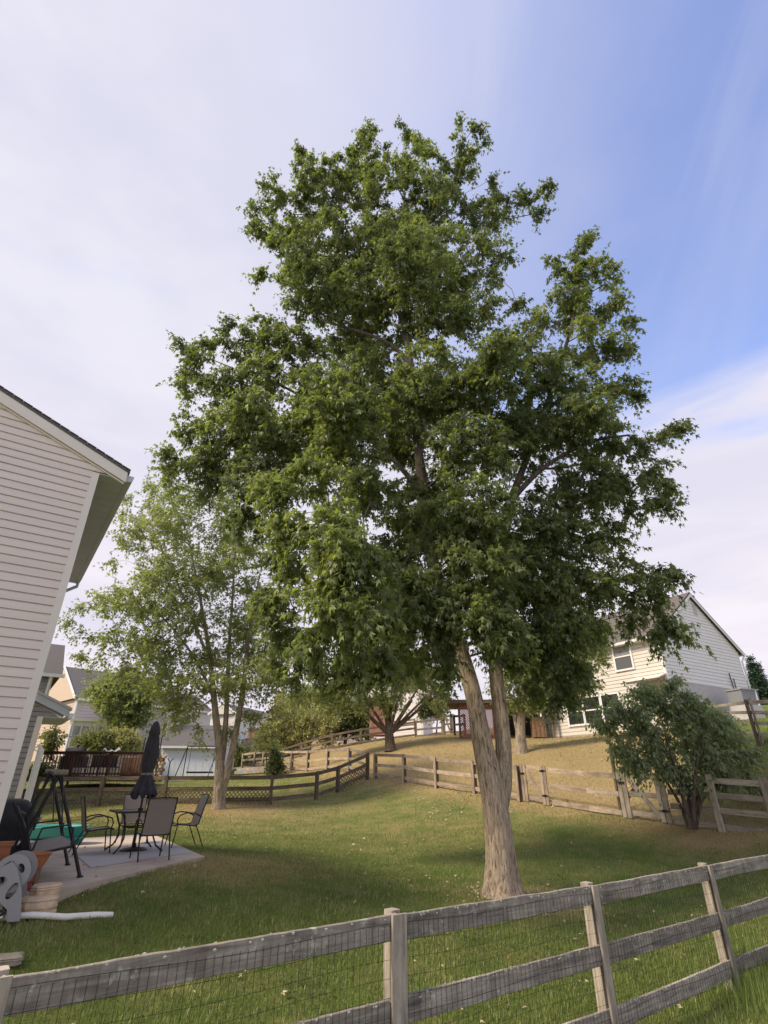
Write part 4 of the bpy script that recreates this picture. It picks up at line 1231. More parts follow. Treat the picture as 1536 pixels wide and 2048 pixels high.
# ------------------------------------------------------------------ red deck of the neighbour
def deck():
    a0 = at(62, 1556, 29.2); a1 = at(284, 1556, 29.6)
    zf = at(180, 1552, 29.5).z; zt = at(180, 1504, 29.5).z
    r = thing('neighbour_deck', 'red brown deck with slatted railing beyond the dark fence', 'deck', (a0.x, a0.y, zf - .8))
    A = Vector((a0.x, a0.y, 0)); B = Vector((a1.x, a1.y, 0)); d = (B - A).normalized(); L = (B - A).length
    n = Vector((-d.y, d.x, 0)); an = math.atan2(d.y, d.x)
    mb = MB(); mb.box((A + B) / 2 + n * 1.8 + Vector((0, 0, zf - .02)), (L, 3.6, .05), an); part('deck_floor', mb, 'wood_deck', r)
    board('fascia', A - n * .03 + Vector((0, 0, zf - .12)), B - n * .03 + Vector((0, 0, zf - .12)), .24, .04, 'wood_deck', r)
    board('top_rail', A + Vector((0, 0, zt)), B + Vector((0, 0, zt)), .05, .14, 'wood_deck', r)
    board('upper_rail', A + Vector((0, 0, zt - .07)), B + Vector((0, 0, zt - .07)), .09, .04, 'wood_deck', r)
    board('lower_rail', A + Vector((0, 0, zf + .10)), B + Vector((0, 0, zf + .10)), .09, .04, 'wood_deck', r)
    k = 0; s = .08
    while s < L:
        p = A + d * s - n * .035
        board('baluster', p + Vector((0, 0, zf + .03)), p + Vector((0, 0, zt - .04)), .035, .035, 'wood_deck', r, up=d); s += .15
    for s in (0, L / 3, 2 * L / 3, L):
        p = A + d * s + n * .03
        board('post', p + Vector((0, 0, zf - 1.4)), p + Vector((0, 0, zt + .02)), .10, .10, 'wood_deck', r, up=d)
    for s in (.4, L - .2):
        p = A + d * s + n * .5
    # covered grill
    def on(px, dn): 
        t_ = (at(px, 1540, 29.5).x - A.x) / d.x; return A + d * t_ + n * dn + Vector((0, 0, zf + .01))
    p = on(132, .9)
    g_ = thing('deck_grill', 'black grill under its hood on the red deck', 'grill', p)
    mb = MB(); mb.box((0, 0, .45), (1.15, .6, .9)); part('cabinet', mb, 'cover', g_, world=False)
    mb = MB(); mb.prism([(-.42, -.3, .9), (-.42, .3, .9), (-.42, .3, 1.12), (-.42, .12, 1.32), (-.42, -.15, 1.32), (-.42, -.3, 1.15)], (.84, 0, 0)); part('lid', mb, 'cover', g_, world=False)
    mb = MB(); mb.tube([(0, 0, 1.3), (.02, 0, 1.42), (.12, 0, 1.46)], .06, 8); part('handle', mb, 'black', g_, world=False)
    # deck chairs, white box
    for i, px in enumerate((165, 183, 200)):
        p = on(px, 1.3 + .2 * i)
        c_ = thing('deck_chair', ['dark chair left on the red deck beside the grill', 'dark chair in the middle of the red deck', 'dark high backed chair right on the red deck'][i], 'chair', p, .4 * i, 'dark chairs on the red deck')
        mb = MB(); mb.box((0, 0, .42), (.5, .5, .05)); part('seat', mb, 'black', c_, world=False)
        mb = MB(); mb.box((0, .25, .72), (.5, .04, .55)); part('backrest', mb, 'black', c_, world=False)
        for x in (-.22, .22):
            for y in (-.22, .22):
                mb = MB(); mb.tube([(x, y, 0), (x, y, .42)], .02, 5); part('leg', mb, 'black', c_, world=False)
    p = on(153, .35); bx_ = thing('white_box', 'small white box behind the red deck railing', 'box', p)
    mb = MB(); mb.box((0, 0, .17), (.5, .35, .30)); part('body', mb, 'white', bx_, world=False)
    mb = MB(); mb.box((0, 0, .34), (.54, .39, .04)); part('lid', mb, 'white', bx_, world=False)
    p = on(252, .9); cb = thing('wood_cabinet', 'red brown wooden cabinet at the right end of the deck', 'cabinet', p)
    mb = MB(); mb.box((0, 0, .42), (1.0, .6, .84)); part('body', mb, 'wood_deck', cb, world=False)
    for x in (-.25, .25):
        mb = MB(); mb.box((x, -.32, .42), (.46, .03, .76)); part('door', mb, 'brown', cb, world=False)
    p = on(216, .12) + Vector((0, 0, zt - zf))
    mb = MB()
    for i in range(7):
        for j in range(3): pass
    vs = []; nx, ny = 12, 5
    for j in range(ny):
        for i in range(nx):
            x = -.42 + .84 * i / (nx - 1); y = -.18 + .36 * j / (ny - 1)
            z = .10 + .07 * math.sin(i * 1.3 + j) - abs(y) * .55 + .05 * math.cos(i * .7)
            vs.append((p.x + x, p.y + y, p.z + z))
    fs = [(j * nx + i, j * nx + i + 1, (j + 1) * nx + i + 1, (j + 1) * nx + i) for j in range(ny - 1) for i in range(nx - 1)]
    mb.add(vs, fs, True)
    solo('towel', mb, 'offwhite_cloth', p, 'crumpled pale towel draped over the red deck railing', 'towel')
    # thin light poles with string bulbs
    for i, (px, top) in enumerate(((243, 1462), (279, 1430))):
        p = on(px, 2.6); tz = at(px, top, p.y).z
        pl = thing('string_light_pole', ['thin dark pole behind the middle of the red deck', 'taller thin dark pole at the right end of the red deck'][i], 'pole', p)
        mb = MB(); mb.tube([(0, 0, -.6), (0, 0, tz - p.z)], .03, 6); part('pole', mb, 'black', pl, world=False)
        mb = MB(); mb.lathe([(0.0, 0), (.05, .0), (.05, .05), (0, .07)], 8, (0, 0, tz - p.z)); part('cap', mb, 'black', pl, world=False)
deck()

# picket fence behind the deck
def picket(name, label, p0, p1, h, mat, step=.16, w=.09, group=None):
    d = (p1 - p0); d.z = 0; L = d.length; d.normalize()
    r = thing(name, label, 'fence', p0, 0, group)
    n = int(L / step)
    for i in range(n + 1):
        q = p0.lerp(p1, i / n); z = gz(q.x, q.y)
        board('picket', (q.x, q.y, z), (q.x, q.y, z + h * (1 + .02 * random.random())), w, .02, mat, r, up=d)
    for hh in (.25, .75):
        pts = [p0.lerp(p1, i / 3) for i in range(4)]
        for a, b in zip(pts[:-1], pts[1:]):
            a = Vector((a.x, a.y + .04, gz(a.x, a.y) + h * hh)); b = Vector((b.x, b.y + .04, gz(b.x, b.y) + h * hh))
            board('rail', a, b, .09, .04, mat, r)
    return r
picket('picket_fence', 'weathered grey picket fence running behind the red deck', at(78, 1530, 34.5), at(292, 1530, 36), 1.45, 'wood_gray', .17, .11)
picket('privacy_fence', 'tall grey board fence by the stone edging behind the left tree', at(478, 1530, 47), at(545, 1520, 50), 1.9, 'wood_gray', .17, .15)
picket('privacy_fence', 'grey board fence half hidden by the tan bushes', at(560, 1515, 52), at(620, 1505, 52), 1.7, 'wood_gray', .17, .15)

#=====FENCES=====
# ------------------------------------------------------------------ near fence
def nearfence():
    P = [Vector((-1.86 + (i) * 1.945, 3.27 + i * 1.49, 0)) for i in range(-1, 6)]
    tops = [-.83, -.84, -.866, -.912, -.925, -.93, -.93]
    d = (P[2] - P[1]).normalized(); n = Vector((d.y, -d.x, 0))
    r = thing('near_fence', 'weathered grey three board fence with wire mesh along the bottom of the photo', 'fence', (P[1].x, P[1].y, -2.1))
    for i, p in enumerate(P):
        zt = tops[i]; zg = gz(p.x, p.y) - .1
        lean = d * [0, .0, .01, .0, -.02, 0, 0][i]
        board('post', p - n * .055 + Vector((0, 0, zg)), p - n * .055 + lean + Vector((0, 0, zt + .02)), .095, .09, 'wood_post', r, up=d, rough=.003)
        board('batten', p + n * .032 + d * .0 + Vector((0, 0, zg)), p + n * .032 + lean + Vector((0, 0, zt + .004)), [.12, .13, .135, .095, .085, .09, .09][i], .022, 'wood_post', r, up=d, rough=.003)
    for i in range(len(P) - 1):
        for k, off in enumerate((.078, .535, .985)):
            a = P[i] + Vector((0, 0, tops[i] - off)); b = P[i + 1] + Vector((0, 0, tops[i + 1] - off - .0))
            board('rail', a, b, .152, .030, 'wood_near', r, rough=.004)
            # pale lichen crust on the rail's top edge
    w = MB(); L = (P[-1] - P[0]).length
    s = 0.0
    def zt_(s_):
        f_ = s_ / ((P[1] - P[0]).length); i = min(int(f_), len(P) - 2); return tops[i] + (tops[i + 1] - tops[i]) * (f_ - i)
    def wire(a, b):
        a, b = Vector(a), Vector(b); x = (b - a).normalized(); y = x.orthogonal().normalized(); z = x.cross(y); rr = .0013
        vs = [q + (y * math.cos(t_) + z * math.sin(t_)) * rr for q in (a, b) for t_ in (0, 2.1, 4.2)]
        w.add(vs, [(0, 1, 4, 3), (1, 2, 5, 4), (2, 0, 3, 5)])
    while s < L:
        p = P[0] + d * s + n * .0185; zz = zt_(s)
        j = .004 * math.sin(s * 9)
        wire(p + d * j + Vector((0, 0, zz - .055)), p - d * j + Vector((0, 0, zz - 1.2)))
        s += .052
    for k in range(12):
        z0 = .058 + k * .1
        m_ = int(L / .25)
        for i in range(m_):
            a = L * i / m_; b = L * (i + 1) / m_
            wa = .012 * math.sin(a * 3 + k * .2); wb = .012 * math.sin(b * 3 + k * .2)
            wire(P[0] + d * a + n * .019 + Vector((0, 0, zt_(a) - z0 + wa)), P[0] + d * b + n * .019 + Vector((0, 0, zt_(b) - z0 + wb)))
    part('wire_mesh', w, 'wire', r, kind='stuff')
    # lichen flakes
    lm = MB(); rg = random.Random(5)
    for i in range(len(P) - 1):
        for off in (.0, .457, .907):
            for q in range(60):
                s_ = rg.random(); a = P[i].lerp(P[i + 1], s_); z = tops[i] + (tops[i + 1] - tops[i]) * s_ - off - .006
                if off == 0 and i < 2 and rg.random() < .55: continue
                sz = .003 + .006 * rg.random()
                dz = -abs(rg.gauss(0, .014)); fr = n * (.017 if dz < -.004 else (rg.random() - .5) * .03)
                c = a + fr + Vector((0, 0, z + dz + .004))
                k = 5; vs = [c + d * (sz * 1.6 * math.cos(t_ * 1.2566)) + Vector((0, 0, sz * math.sin(t_ * 1.2566))) for t_ in range(k)] + [c + n * .004 + Vector((0, 0, .003))]
                lm.add(vs, [(j, (j + 1) % k, k) for j in range(k)])
    part('lichen', lm, 'lichen', r, kind='stuff')
M['lichen'] = plain('pale_lichen', (.52, .52, .42), .95, .2, 20, bstr=.2)
nearfence()


# ------------------------------------------------------------------ three rail fences further off
def fence(name, label, posts, h, mat, rails=(.95, .52, .10), pw=.11, rw=.14, post_front=True, group=None, over=.03, skip=()):
    """posts: ground points ; rails as fractions of the height"""
    r = thing(name, label, 'fence', posts[0], 0, group)
    zs = [p.z for p in posts]
    hs = h if isinstance(h, (list, tuple)) else [h] * len(posts)
    for i, p in enumerate(posts):
        q = posts[min(i + 1, len(posts) - 1)] - posts[max(i - 1, 0)]; q.z = 0; q.normalize()
        n = Vector((q.y, -q.x, 0))
        if n.y > 0: n = -n
        if i not in skip:
            board('post', p + n * (.045 if post_front else -.05) + Vector((0, 0, -.15)), p + n * (.045 if post_front else -.05) + Vector((0, 0, hs[i] + over)), pw, .05 if post_front else .09, mat, r, up=q)
            if post_front:
                board('back_post', p - n * .07 + Vector((0, 0, -.15)), p - n * .07 + Vector((0, 0, hs[i])), .10, .09, 'wood_dark', r, up=q)
        if i < len(posts) - 1:
            b = posts[i + 1]
            for f_ in rails:
                board('rail', p + Vector((0, 0, hs[i] * f_)), b + Vector((0, 0, hs[i + 1] * f_)), rw, .03, mat, r)
    return r


def gp(px, py, Y):
    return at(px, py, Y)


def lattice(r, p0, p1, z0, h, mat='wood_dark', step=.17):
    d = (p1 - p0); Lx = Vector((d.x, d.y, 0)).length; slope = d.z / Lx; dn = Vector((d.x, d.y, 0)).normalized()
    mb = MB(); k = 0; n = Vector((-dn.y, dn.x, 0))
    for sg in (0, 1):
        s = 0.0
        while s < Lx + h:
            x0, y0, x1, y1 = s, 0.0, s - h, h
            if x0 > Lx: y0 = x0 - Lx; x0 = Lx
            if x1 < 0: y1 = h + x1; x1 = 0
            if y1 - y0 > .05:
                if sg: x0, x1 = Lx - x0, Lx - x1
                a = p0 + dn * x0 + n * (.03 + .012 * sg) + Vector((0, 0, slope * x0 + z0 + y0)); b = p0 + dn * x1 + n * (.03 + .012 * sg) + Vector((0, 0, slope * x1 + z0 + y1))
                mb.beam(a, b, .01, .032, n)
            s += step
    part('lattice', mb, mat, r, kind='stuff')


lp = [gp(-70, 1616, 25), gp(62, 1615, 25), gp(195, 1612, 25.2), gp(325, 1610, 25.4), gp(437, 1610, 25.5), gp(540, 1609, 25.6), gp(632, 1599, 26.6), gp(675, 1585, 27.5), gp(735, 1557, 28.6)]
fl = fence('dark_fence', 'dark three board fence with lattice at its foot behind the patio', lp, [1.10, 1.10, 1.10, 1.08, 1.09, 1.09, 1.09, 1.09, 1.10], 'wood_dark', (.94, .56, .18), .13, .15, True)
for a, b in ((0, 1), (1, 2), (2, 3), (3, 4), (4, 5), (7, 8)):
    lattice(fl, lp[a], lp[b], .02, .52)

mp = [gp(750, 1557, 28.3), gp(808, 1565, 26.3), gp(873, 1577, 24.2), gp(950, 1588, 22.6), gp(1040, 1603, 20.5)]
fence('tan_fence', 'tan weathered three board fence crossing behind the big trunk', mp, [1.07, 1.12, 1.12, 1.11, 1.10], 'wood_mid', (.96, .55, .16), .12, .13)
mp2 = [gp(735, 1556, 28.6), gp(698, 1538, 31), gp(654, 1537, 33), gp(614, 1543, 35), gp(582, 1540, 38), gp(553, 1525, 41), gp(525, 1531, 42.5), gp(508, 1533, 43), gp(484, 1534, 44)]
fence('tan_fence', 'tan three board fence running back towards the bushes from the dark fence corner', mp2, [1.12, 1.0, .98, 1.12, 1.1, .75, .9, .95, .9], 'wood_mid', (.95, .5, .1), .13, .13, True, skip=(0,))


def gate(name, label, a, b, h, mat, wp=.13, flip=False, hinge_right=True):
    """two double uprights, three rails and one diagonal brace"""
    r = thing(name, label, 'gate', a)
    d = b - a; d.z = 0; L = d.length; d.normalize(); n = Vector((d.y, -d.x, 0))
    if n.y > 0: n = -n
    sl = Vector((0, 0, (b.z - a.z) / L))
    for s in (-.07, .085, L - .085, L + .07):
        p = a + d * s + sl * s
        fr = .045
        board('upright', p + n * fr + Vector((0, 0, .02)), p + n * fr + Vector((0, 0, h + .03)), wp, .035, mat, r, up=d)
    for f_ in (.95, .54, .13):
        p0 = a + d * .05 + sl * .05 + Vector((0, 0, h * f_)); p1 = a + d * (L - .05) + sl * (L - .05) + Vector((0, 0, h * f_))
        board('rail', p0, p1, .13, .03, mat, r)
    z0, z1 = (.10, .93)
    p0 = a + d * .16 + sl * .16 + Vector((0, 0, h * z1)) + n * .03; p1 = a + d * (L - .16) + sl * L + Vector((0, 0, h * z0)) + n * .03
    board('brace', p0, p1, .13, .025, mat, r)
    for f_ in (.9, .25):
        for s in ((L,) if hinge_right else (0, L)):
            p = a + d * s + sl * s + n * .075 + Vector((0, 0, h * f_))
            mb = MB(); mb.prism([p - d * .17, p - Vector((0, 0, .035)), p + d * .17, p + Vector((0, 0, .035))], n * .012)
            part('hinge', mb, 'black', r)
    mb = MB(); p = a + n * .085 + Vector((0, 0, h * .78)); mb.beam(p - d * .1, p + d * .1, .04, .03); part('latch', mb, 'black', r)
    return r
ga, gb = gp(1054, 1604, 20.4), gp(1096, 1611, 19.5)
gate('garden_gate', 'small tan wooden gate in the fence just right of the big trunk', ga, gb, 1.12, 'wood_mid')
gc, gd = gp(1258, 1637, 16.9), gp(1338, 1647, 15.9)
mp3 = [gp(1106, 1613, 19.3), gp(1180, 1625, 18.1), gp(1246, 1635, 17.1)]
fence('tan_fence', 'tan three board fence panel between the small gate and the wide gate', mp3, 1.11, 'wood_mid', (.94, .52, .10), .12, .14, True, skip=(0, 1, 2))
gate('garden_gate', 'wide weathered gate with a diagonal brace under the leafy shrub', gc, gd, 1.14, 'wood_post', hinge_right=True)
mp4 = [gp(1350, 1650, 15.8), gp(1446, 1662, 14.8), gp(1560, 1676, 13.9), gp(1700, 1690, 13)]
fence('grey_fence', 'grey weathered four board fence right of the wide gate', mp4, 1.2, 'wood_post', (.90, .63, .36, .07), .15, .13, True, skip=(0,))

# the dark gate behind and the fence that climbs the slope at right
ge, gf = gp(1243, 1625, 17.9), gp(1330, 1618, 18.6)
r_ = thing('dark_gate', 'dark gate with crossed braces behind the wide gate', 'gate', ge)
dd = Vector((gf.x - ge.x, gf.y - ge.y, 0)); L_ = dd.length; dd.normalize()
for s in (.0, L_):
    p = ge.lerp(gf, s / L_); board('upright', p, p + Vector((0, 0, 1.7)), .1, .08, 'wood_dark', r_, up=dd)
board('brace', ge + Vector((0, 0, .95)), gf + Vector((0, 0, 1.95)), .12, .03, 'wood_dark', r_)
board('brace', ge + Vector((0, .05, .1)), gf + Vector((0, .05, 1.35)), .12, .03, 'wood_dark', r_)
board('brace', ge + Vector((0, .1, 1.5)) + dd * .3, ge + Vector((0, .1, 2.0)) + dd * 1.0, .12, .03, 'wood_dark', r_)

pts = [at(1432, 1462, 26), at(1522, 1487, 17.2), at(1640, 1500, 14.6)]
fence('slope_fence', 'grey fence climbing the green slope below the grey box at the right edge', pts, [1.1, 1.25, 1.25], 'wood_post', (.94, .70, .46, .2), .10, .10, True)

# upper dark fence on the crest, with its gate
up = [gp(545, 1532, 46), gp(601, 1515, 45), gp(663, 1500, 43.5), gp(721, 1489, 43), gp(776, 1481, 43), gp(832, 1474, 43)]
fence('upper_fence', 'dark three board fence climbing the crest behind the low tree', up, [1.05, 1.07, 1.12, 1.1, 1.1, 1.12], 'wood_dark', (.93, .55, .14), .17, .14, False)
up2 = [gp(832, 1474, 43), gp(884, 1471, 40)]
fence('upper_fence', 'short dark fence run on the crest between low tree and upper gate', up2, [1.12, 1.15], 'wood_dark', (.93, .45, .05), .17, .14, False, skip=(0,))
gate('upper_gate', 'dark wooden gate on the crest left of the red lattice', gp(889, 1470, 39.8), gp(905, 1468, 39.2), 1.25, 'wood_dark')
fence('upper_fence', 'short dark fence stub between the upper gate and the red lattice', [gp(909, 1469, 39.2), gp(930, 1468, 38.6)], 1.25, 'wood_dark', (.93, .5, .1), .15, .14, False)
fw = [gp(600, 1494, 56), gp(663, 1483, 54), gp(706, 1475, 53), gp(760, 1468, 53), gp(830, 1460, 54)]
fence('pale_fence', 'pale fence further back above the dark crest fence', fw, [1.0] * 5, 'wood_mid', (.93, .5), .16, .14, False)

# stone edging by the left tree
se = thing('stone_edging', 'low edging of pale stone blocks under the far end of the tan fence', 'stone edging', gp(505, 1546, 39))
for i in range(9):
    for j in range(2):
        px = 474 + i * 8.2 + (4 if j else 0)
        q = gp(px, 1547 - (i * .5), 39 - .1 * i); mb = MB()
        mb.box(q + Vector((0, 0, .05 + .19 * j)), (.29 + .03 * random.random(), .25, .18), random.uniform(-.1, .1)); part('stone_block', mb, 'found_pale' if (i + j) % 3 else 'stone', se)

# ------------------------------------------------------------------ trees
big = blobs_px([
    (737, 262, 16), (735, 295, 28), (735, 330, 48), (700, 310, 20), (600, 300, 12), (808, 268, 26), (845, 285, 28), (830, 330, 50), (905, 345, 45), (942, 308, 18), (603, 325, 22), (615, 375, 45), (545, 385, 42), (520, 420, 26), (510, 455, 16), (550, 460, 40),
    (660, 370, 65), (760, 390, 80), (860, 410, 75), (950, 430, 50), (1010, 410, 38), (1055, 395, 26), (1090, 385, 15), (1075, 425, 16), (985, 375, 24),
    (590, 490, 55), (690, 490, 85), (800, 510, 90), (910, 520, 70), (975, 500, 35), (525, 548, 12), (575, 555, 24), (985, 560, 28), (1008, 515, 14),
    (620, 590, 55), (710, 610, 85), (830, 630, 85), (930, 640, 55), (975, 620, 26),
    (1160, 495, 26), (1180, 480, 14), (1120, 530, 28), (1165, 560, 50), (1225, 550, 26), (1140, 610, 50), (1215, 620, 40), (1255, 650, 18), (1180, 690, 60), (1250, 700, 24), (1075, 640, 40), (1040, 610, 18), (1025, 690, 50), (1090, 760, 70, -.5), (1190, 780, 55), (1250, 775, 30), (1275, 790, 12),
    (370, 700, 24), (420, 680, 28), (455, 655, 16), (400, 730, 40), (480, 690, 42), (530, 650, 26), (550, 680, 45), (390, 770, 30), (440, 780, 50), (520, 760, 65), (600, 710, 55), (640, 790, 75, -.4), (750, 760, 75, .5), (860, 760, 85, -.4), (950, 790, 75, -.5),
    (375, 850, 32), (430, 860, 50), (500, 860, 65), (580, 870, 70, -.5), (690, 890, 90, -.8), (810, 870, 85, 1), (930, 900, 90, -1), (1050, 880, 80), (1150, 870, 65), (1220, 880, 48), (1285, 890, 34), (1325, 868, 26), (1355, 862, 12), (1300, 940, 40), (1335, 975, 22), (1230, 970, 55), (1150, 980, 75), (1280, 1010, 34), (1325, 1005, 16),
    (360, 920, 40, .5), (420, 940, 60, .5), (510, 940, 60, -.5), (630, 950, 60, -2.4), (560, 990, 52, -2.4), (505, 975, 40, -1.6), (500, 1040, 45, -1), (590, 1060, 55, -2), (660, 1040, 65, -2.8), (740, 990, 70, -1.5), (850, 1010, 85, .5), (950, 1030, 85, -1.2), (1060, 1060, 85), (1170, 1070, 60), (1235, 1070, 30),
    (690, 1130, 62, -3.0), (640, 1190, 50, -3.2), (715, 1190, 60, -3.0), (690, 1090, 55, -3.3), (640, 1110, 40, -3.2), (760, 1180, 40, -2.6), (690, 1220, 45, -3.4), (590, 1130, 40, -2), (750, 1120, 40, -2.6), (640, 1250, 34, -2.8), (700, 1260, 40, -2.8), (750, 1300, 26, -2.6), (620, 1290, 18, -2.8), (790, 1120, 60, .8), (820, 1210, 65, 1.5), (880, 1180, 50, 1), (950, 1150, 85, -1.3), (1060, 1160, 85), (1160, 1160, 75), (1250, 1160, 55), (1310, 1165, 34), (1340, 1150, 14), (1305, 1210, 32), (1325, 1240, 14), (1260, 1225, 30), (1310, 1268, 14), (1350, 1262, 6),
    (1090, 1260, 75, -.3), (1160, 1255, 58), (980, 1250, 60, -1.2), (1030, 1300, 45, .6), (1110, 1340, 50), (1060, 1375, 22, .8), (1155, 1345, 32), (1120, 1395, 20), (900, 1270, 45, 1.2), (860, 1310, 45, 1.6), (900, 1350, 18, 1.4), (900, 1220, 60, -1.3), (960, 1255, 50, -1.6), (850, 1230, 55, -1.2), (905, 1300, 30, -1.3), (830, 1170, 60, -1.6), (1020, 1240, 50, -1.5), (870, 1050, 60, -1.2), (800, 1290, 40, -.6),
    (560, 1120, 40, 1), (540, 1200, 45, 1.5), (570, 1260, 50, 1.8), (610, 1330, 45, 2.2), (680, 1340, 55, 2.2), (760, 1340, 50, 2.2), (820, 1340, 40, 2), (560, 1330, 25, 2), (700, 1230, 60, 2.5), (760, 1230, 60, 2.5)], 11)
thick = []
for p, r in big:
    if r > .75 and random.random() < .7:
        s = 1 if random.random() < .62 else -1
        thick.append((p + Vector((random.uniform(-.3, .3), s * r * 1.3, random.uniform(-.3, .1))), r * .85))
big += thick
def lead_s(k, lst, Y): return [(p, r * k) for p, r in lead_px(lst, Y)]
TS = .83
L1 = lead_s(TS, [(1006, 1812, .335), (1004, 1760, .305), (1001, 1700, .285), (994, 1640, .275), (985, 1580, .27), (974, 1530, .25), (962, 1470, .215), (950, 1400, .20), (930, 1330, .195), (905, 1250, .185), (878, 1180, .175), (862, 1110, .165), (852, 1020, .15), (838, 920, .14), (830, 820, .125), (821, 720, .115), (806, 640, .095), (780, 580, .07), (735, 520, .05), (690, 455, .035)], 11)
L2 = lead_s(TS, [(996, 1640, .17, .02), (1006, 1575, .195, .05), (1008, 1510, .185, .1), (1003, 1440, .175, .15), (994, 1370, .165, .2), (988, 1300, .16, .2), (985, 1220, .15, .2), (992, 1120, .14, .2), (1010, 1030, .12, .3), (1045, 940, .10, .3), (1090, 820, .085, .2), (1130, 700, .06, .1), (1160, 590, .04)], 11)
L3 = lead_s(TS, [(823, 740, .085), (800, 700, .075), (750, 672, .06), (690, 655, .045), (640, 640, .03)], 11)
L4 = lead_s(TS, [(810, 650, .07), (802, 560, .06), (800, 480, .05), (808, 400, .03)], 11)
L5 = lead_s(TS, [(1000, 1330, .09, .15), (1030, 1290, .085, .1), (1070, 1250, .075), (1130, 1200, .06), (1200, 1150, .04)], 11)
L6 = lead_s(TS, [(1010, 1020, .085, .2), (1035, 985, .08, .1), (1090, 930, .07), (1180, 880, .05), (1260, 870, .03)], 11)
L7 = lead_s(TS, [(905, 1240, .10), (860, 1190, .09, -.6), (790, 1130, .08, -1.4), (720, 1080, .06, -2.0), (660, 1040, .04, -2.4)], 11)
L8 = lead_s(TS, [(850, 1000, .08), (800, 930, .07), (720, 860, .06), (620, 800, .05), (520, 750, .03)], 11)
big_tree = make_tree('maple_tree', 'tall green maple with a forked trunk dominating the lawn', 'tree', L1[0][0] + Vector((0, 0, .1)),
          [(L1[:12], .55, 40), (L2[:6], 0, 32)] + [(q, 0, n_, 'bark_limb_shaded') for q, n_ in ((L1[11:], 18), (L2[5:], 16), (L3, 10), (L4, 10), (L5, 12), (L6, 10), (L7, 12), (L8, 10))],
          [(p, r * (.93 if r > .75 else .80)) for p, r in big], 3700, 6, 13, .126, 'leaf_main', 'bark', droop=.75, attach_from=13, twig_len=.34, autumn=.015, shell=.42, seed=3, pale=(tuple(at(660, 1130, 8)), 2.0))  # pale brightens the near left clump's leaves as if sunlit

# knots on the trunk
t2 = blobs_px([
    (265, 1030, 28), (250, 1000, 14), (310, 1010, 36), (300, 975, 16), (370, 1010, 48), (440, 1010, 45), (250, 1090, 24), (300, 1085, 42), (370, 1085, 60), (450, 1090, 55), (510, 1110, 45), (240, 1130, 18), (290, 1150, 42), (360, 1165, 60), (440, 1170, 60), (510, 1180, 50),
    (165, 1225, 22), (140, 1245, 10), (200, 1215, 32), (250, 1215, 40), (310, 1225, 50), (380, 1240, 55), (460, 1250, 55), (530, 1240, 45), (175, 1270, 24), (215, 1280, 34), (270, 1290, 45), (340, 1300, 55), (420, 1315, 50), (500, 1310, 50), (560, 1300, 40),
    (200, 1325, 24), (170, 1310, 12), (260, 1345, 30), (330, 1360, 45), (390, 1375, 45), (370, 1430, 30), (340, 1450, 18), (400, 1460, 22), (470, 1375, 45), (530, 1365, 45), (500, 1430, 28), (545, 1420, 24), (460, 1465, 18), (590, 1370, 28), (350, 1395, 38)], 24)
t2 += [(p + Vector((0, random.choice((-1, 1)) * r * 1.4, 0)), r * .9) for p, r in t2 if r > .9]
S1 = lead_s(.74, [(437, 1632, .36), (438, 1600, .31), (439, 1560, .30), (440, 1520, .22), (436, 1470, .20), (428, 1400, .17), (422, 1330, .14), (410, 1250, .11), (395, 1170, .08), (380, 1090, .05)], 24)
S2 = lead_s(.74, [(440, 1540, .18, .1), (447, 1500, .17, .15), (452, 1440, .15, .2), (455, 1370, .13, .2), (458, 1290, .10, .2), (465, 1200, .07), (470, 1100, .04)], 24)
S3 = lead_s(.74, [(444, 1585, .20, .05), (456, 1540, .20), (467, 1490, .18), (478, 1430, .165), (487, 1370, .14), (494, 1300, .11), (505, 1220, .07), (520, 1150, .04)], 24)
S4 = lead_s(.74, [(428, 1400, .09), (400, 1330, .08), (350, 1260, .06), (290, 1200, .04)], 24)
S5 = lead_s(.74, [(410, 1300, .09), (370, 1200, .07), (330, 1110, .055), (295, 1050, .03)], 24)
make_tree('maple_tree', 'lighter green multi stemmed maple beside the dark fence on the left', 'tree', S1[0][0] + Vector((0, 0, .1)),
          [(S1, .45, 24), (S2, 0, 12), (S3, 0, 16), (S4, 0, 8), (S5, 0, 8)], [(p, r * .85) for p, r in t2], 1180, 5, 8, .165, 'leaf_left', 'bark_grey',
          droop=.45, attach_from=8, twig_len=.55, autumn=.06, shell=.5, seed=5, r_tip=.008)

# low vase shaped tree on the crest
v3 = blobs_px([(690, 1360, 45), (750, 1345, 60), (820, 1350, 50), (860, 1390, 26), (880, 1410, 14), (720, 1395, 40), (660, 1400, 30), (790, 1390, 40), (640, 1370, 36), (600, 1395, 26), (725, 1425, 10), (850, 1350, 36)], 35)
leads = [(lead_px([(781, 1502, .30), (779, 1475, .27), (778, 1462, .26), (776, 1440, .13), (765, 1410, .10), (745, 1380, .06)], 35), .3, 14)]
for ex, ey, yo in ((735, 1425, -.8), (700, 1400, .5), (760, 1370, 1), (800, 1385, -.5), (825, 1400, .6), (850, 1395, 0), (785, 1360, .5), (880, 1385, .3), (720, 1380, -1), (840, 1370, -.8)):
    mx_, my_ = 778 + (ex - 778) * .45, 1466 + (ey - 1466) * .5 + 5
    leads.append((lead_px([(778, 1470, .12), (mx_, my_, .09, yo * .4), (ex, ey, .045, yo)], 35), 0, 6))
make_tree('vase_tree', 'low dark tree with many fanned limbs on the dry crest', 'tree', leads[0][0][0][0] + Vector((0, 0, .1)), leads, v3, 400, 5, 8, .18, 'leaf_left', 'bark_dark', droop=.5, attach_from=3, twig_len=.6, seed=8, r_tip=.010)

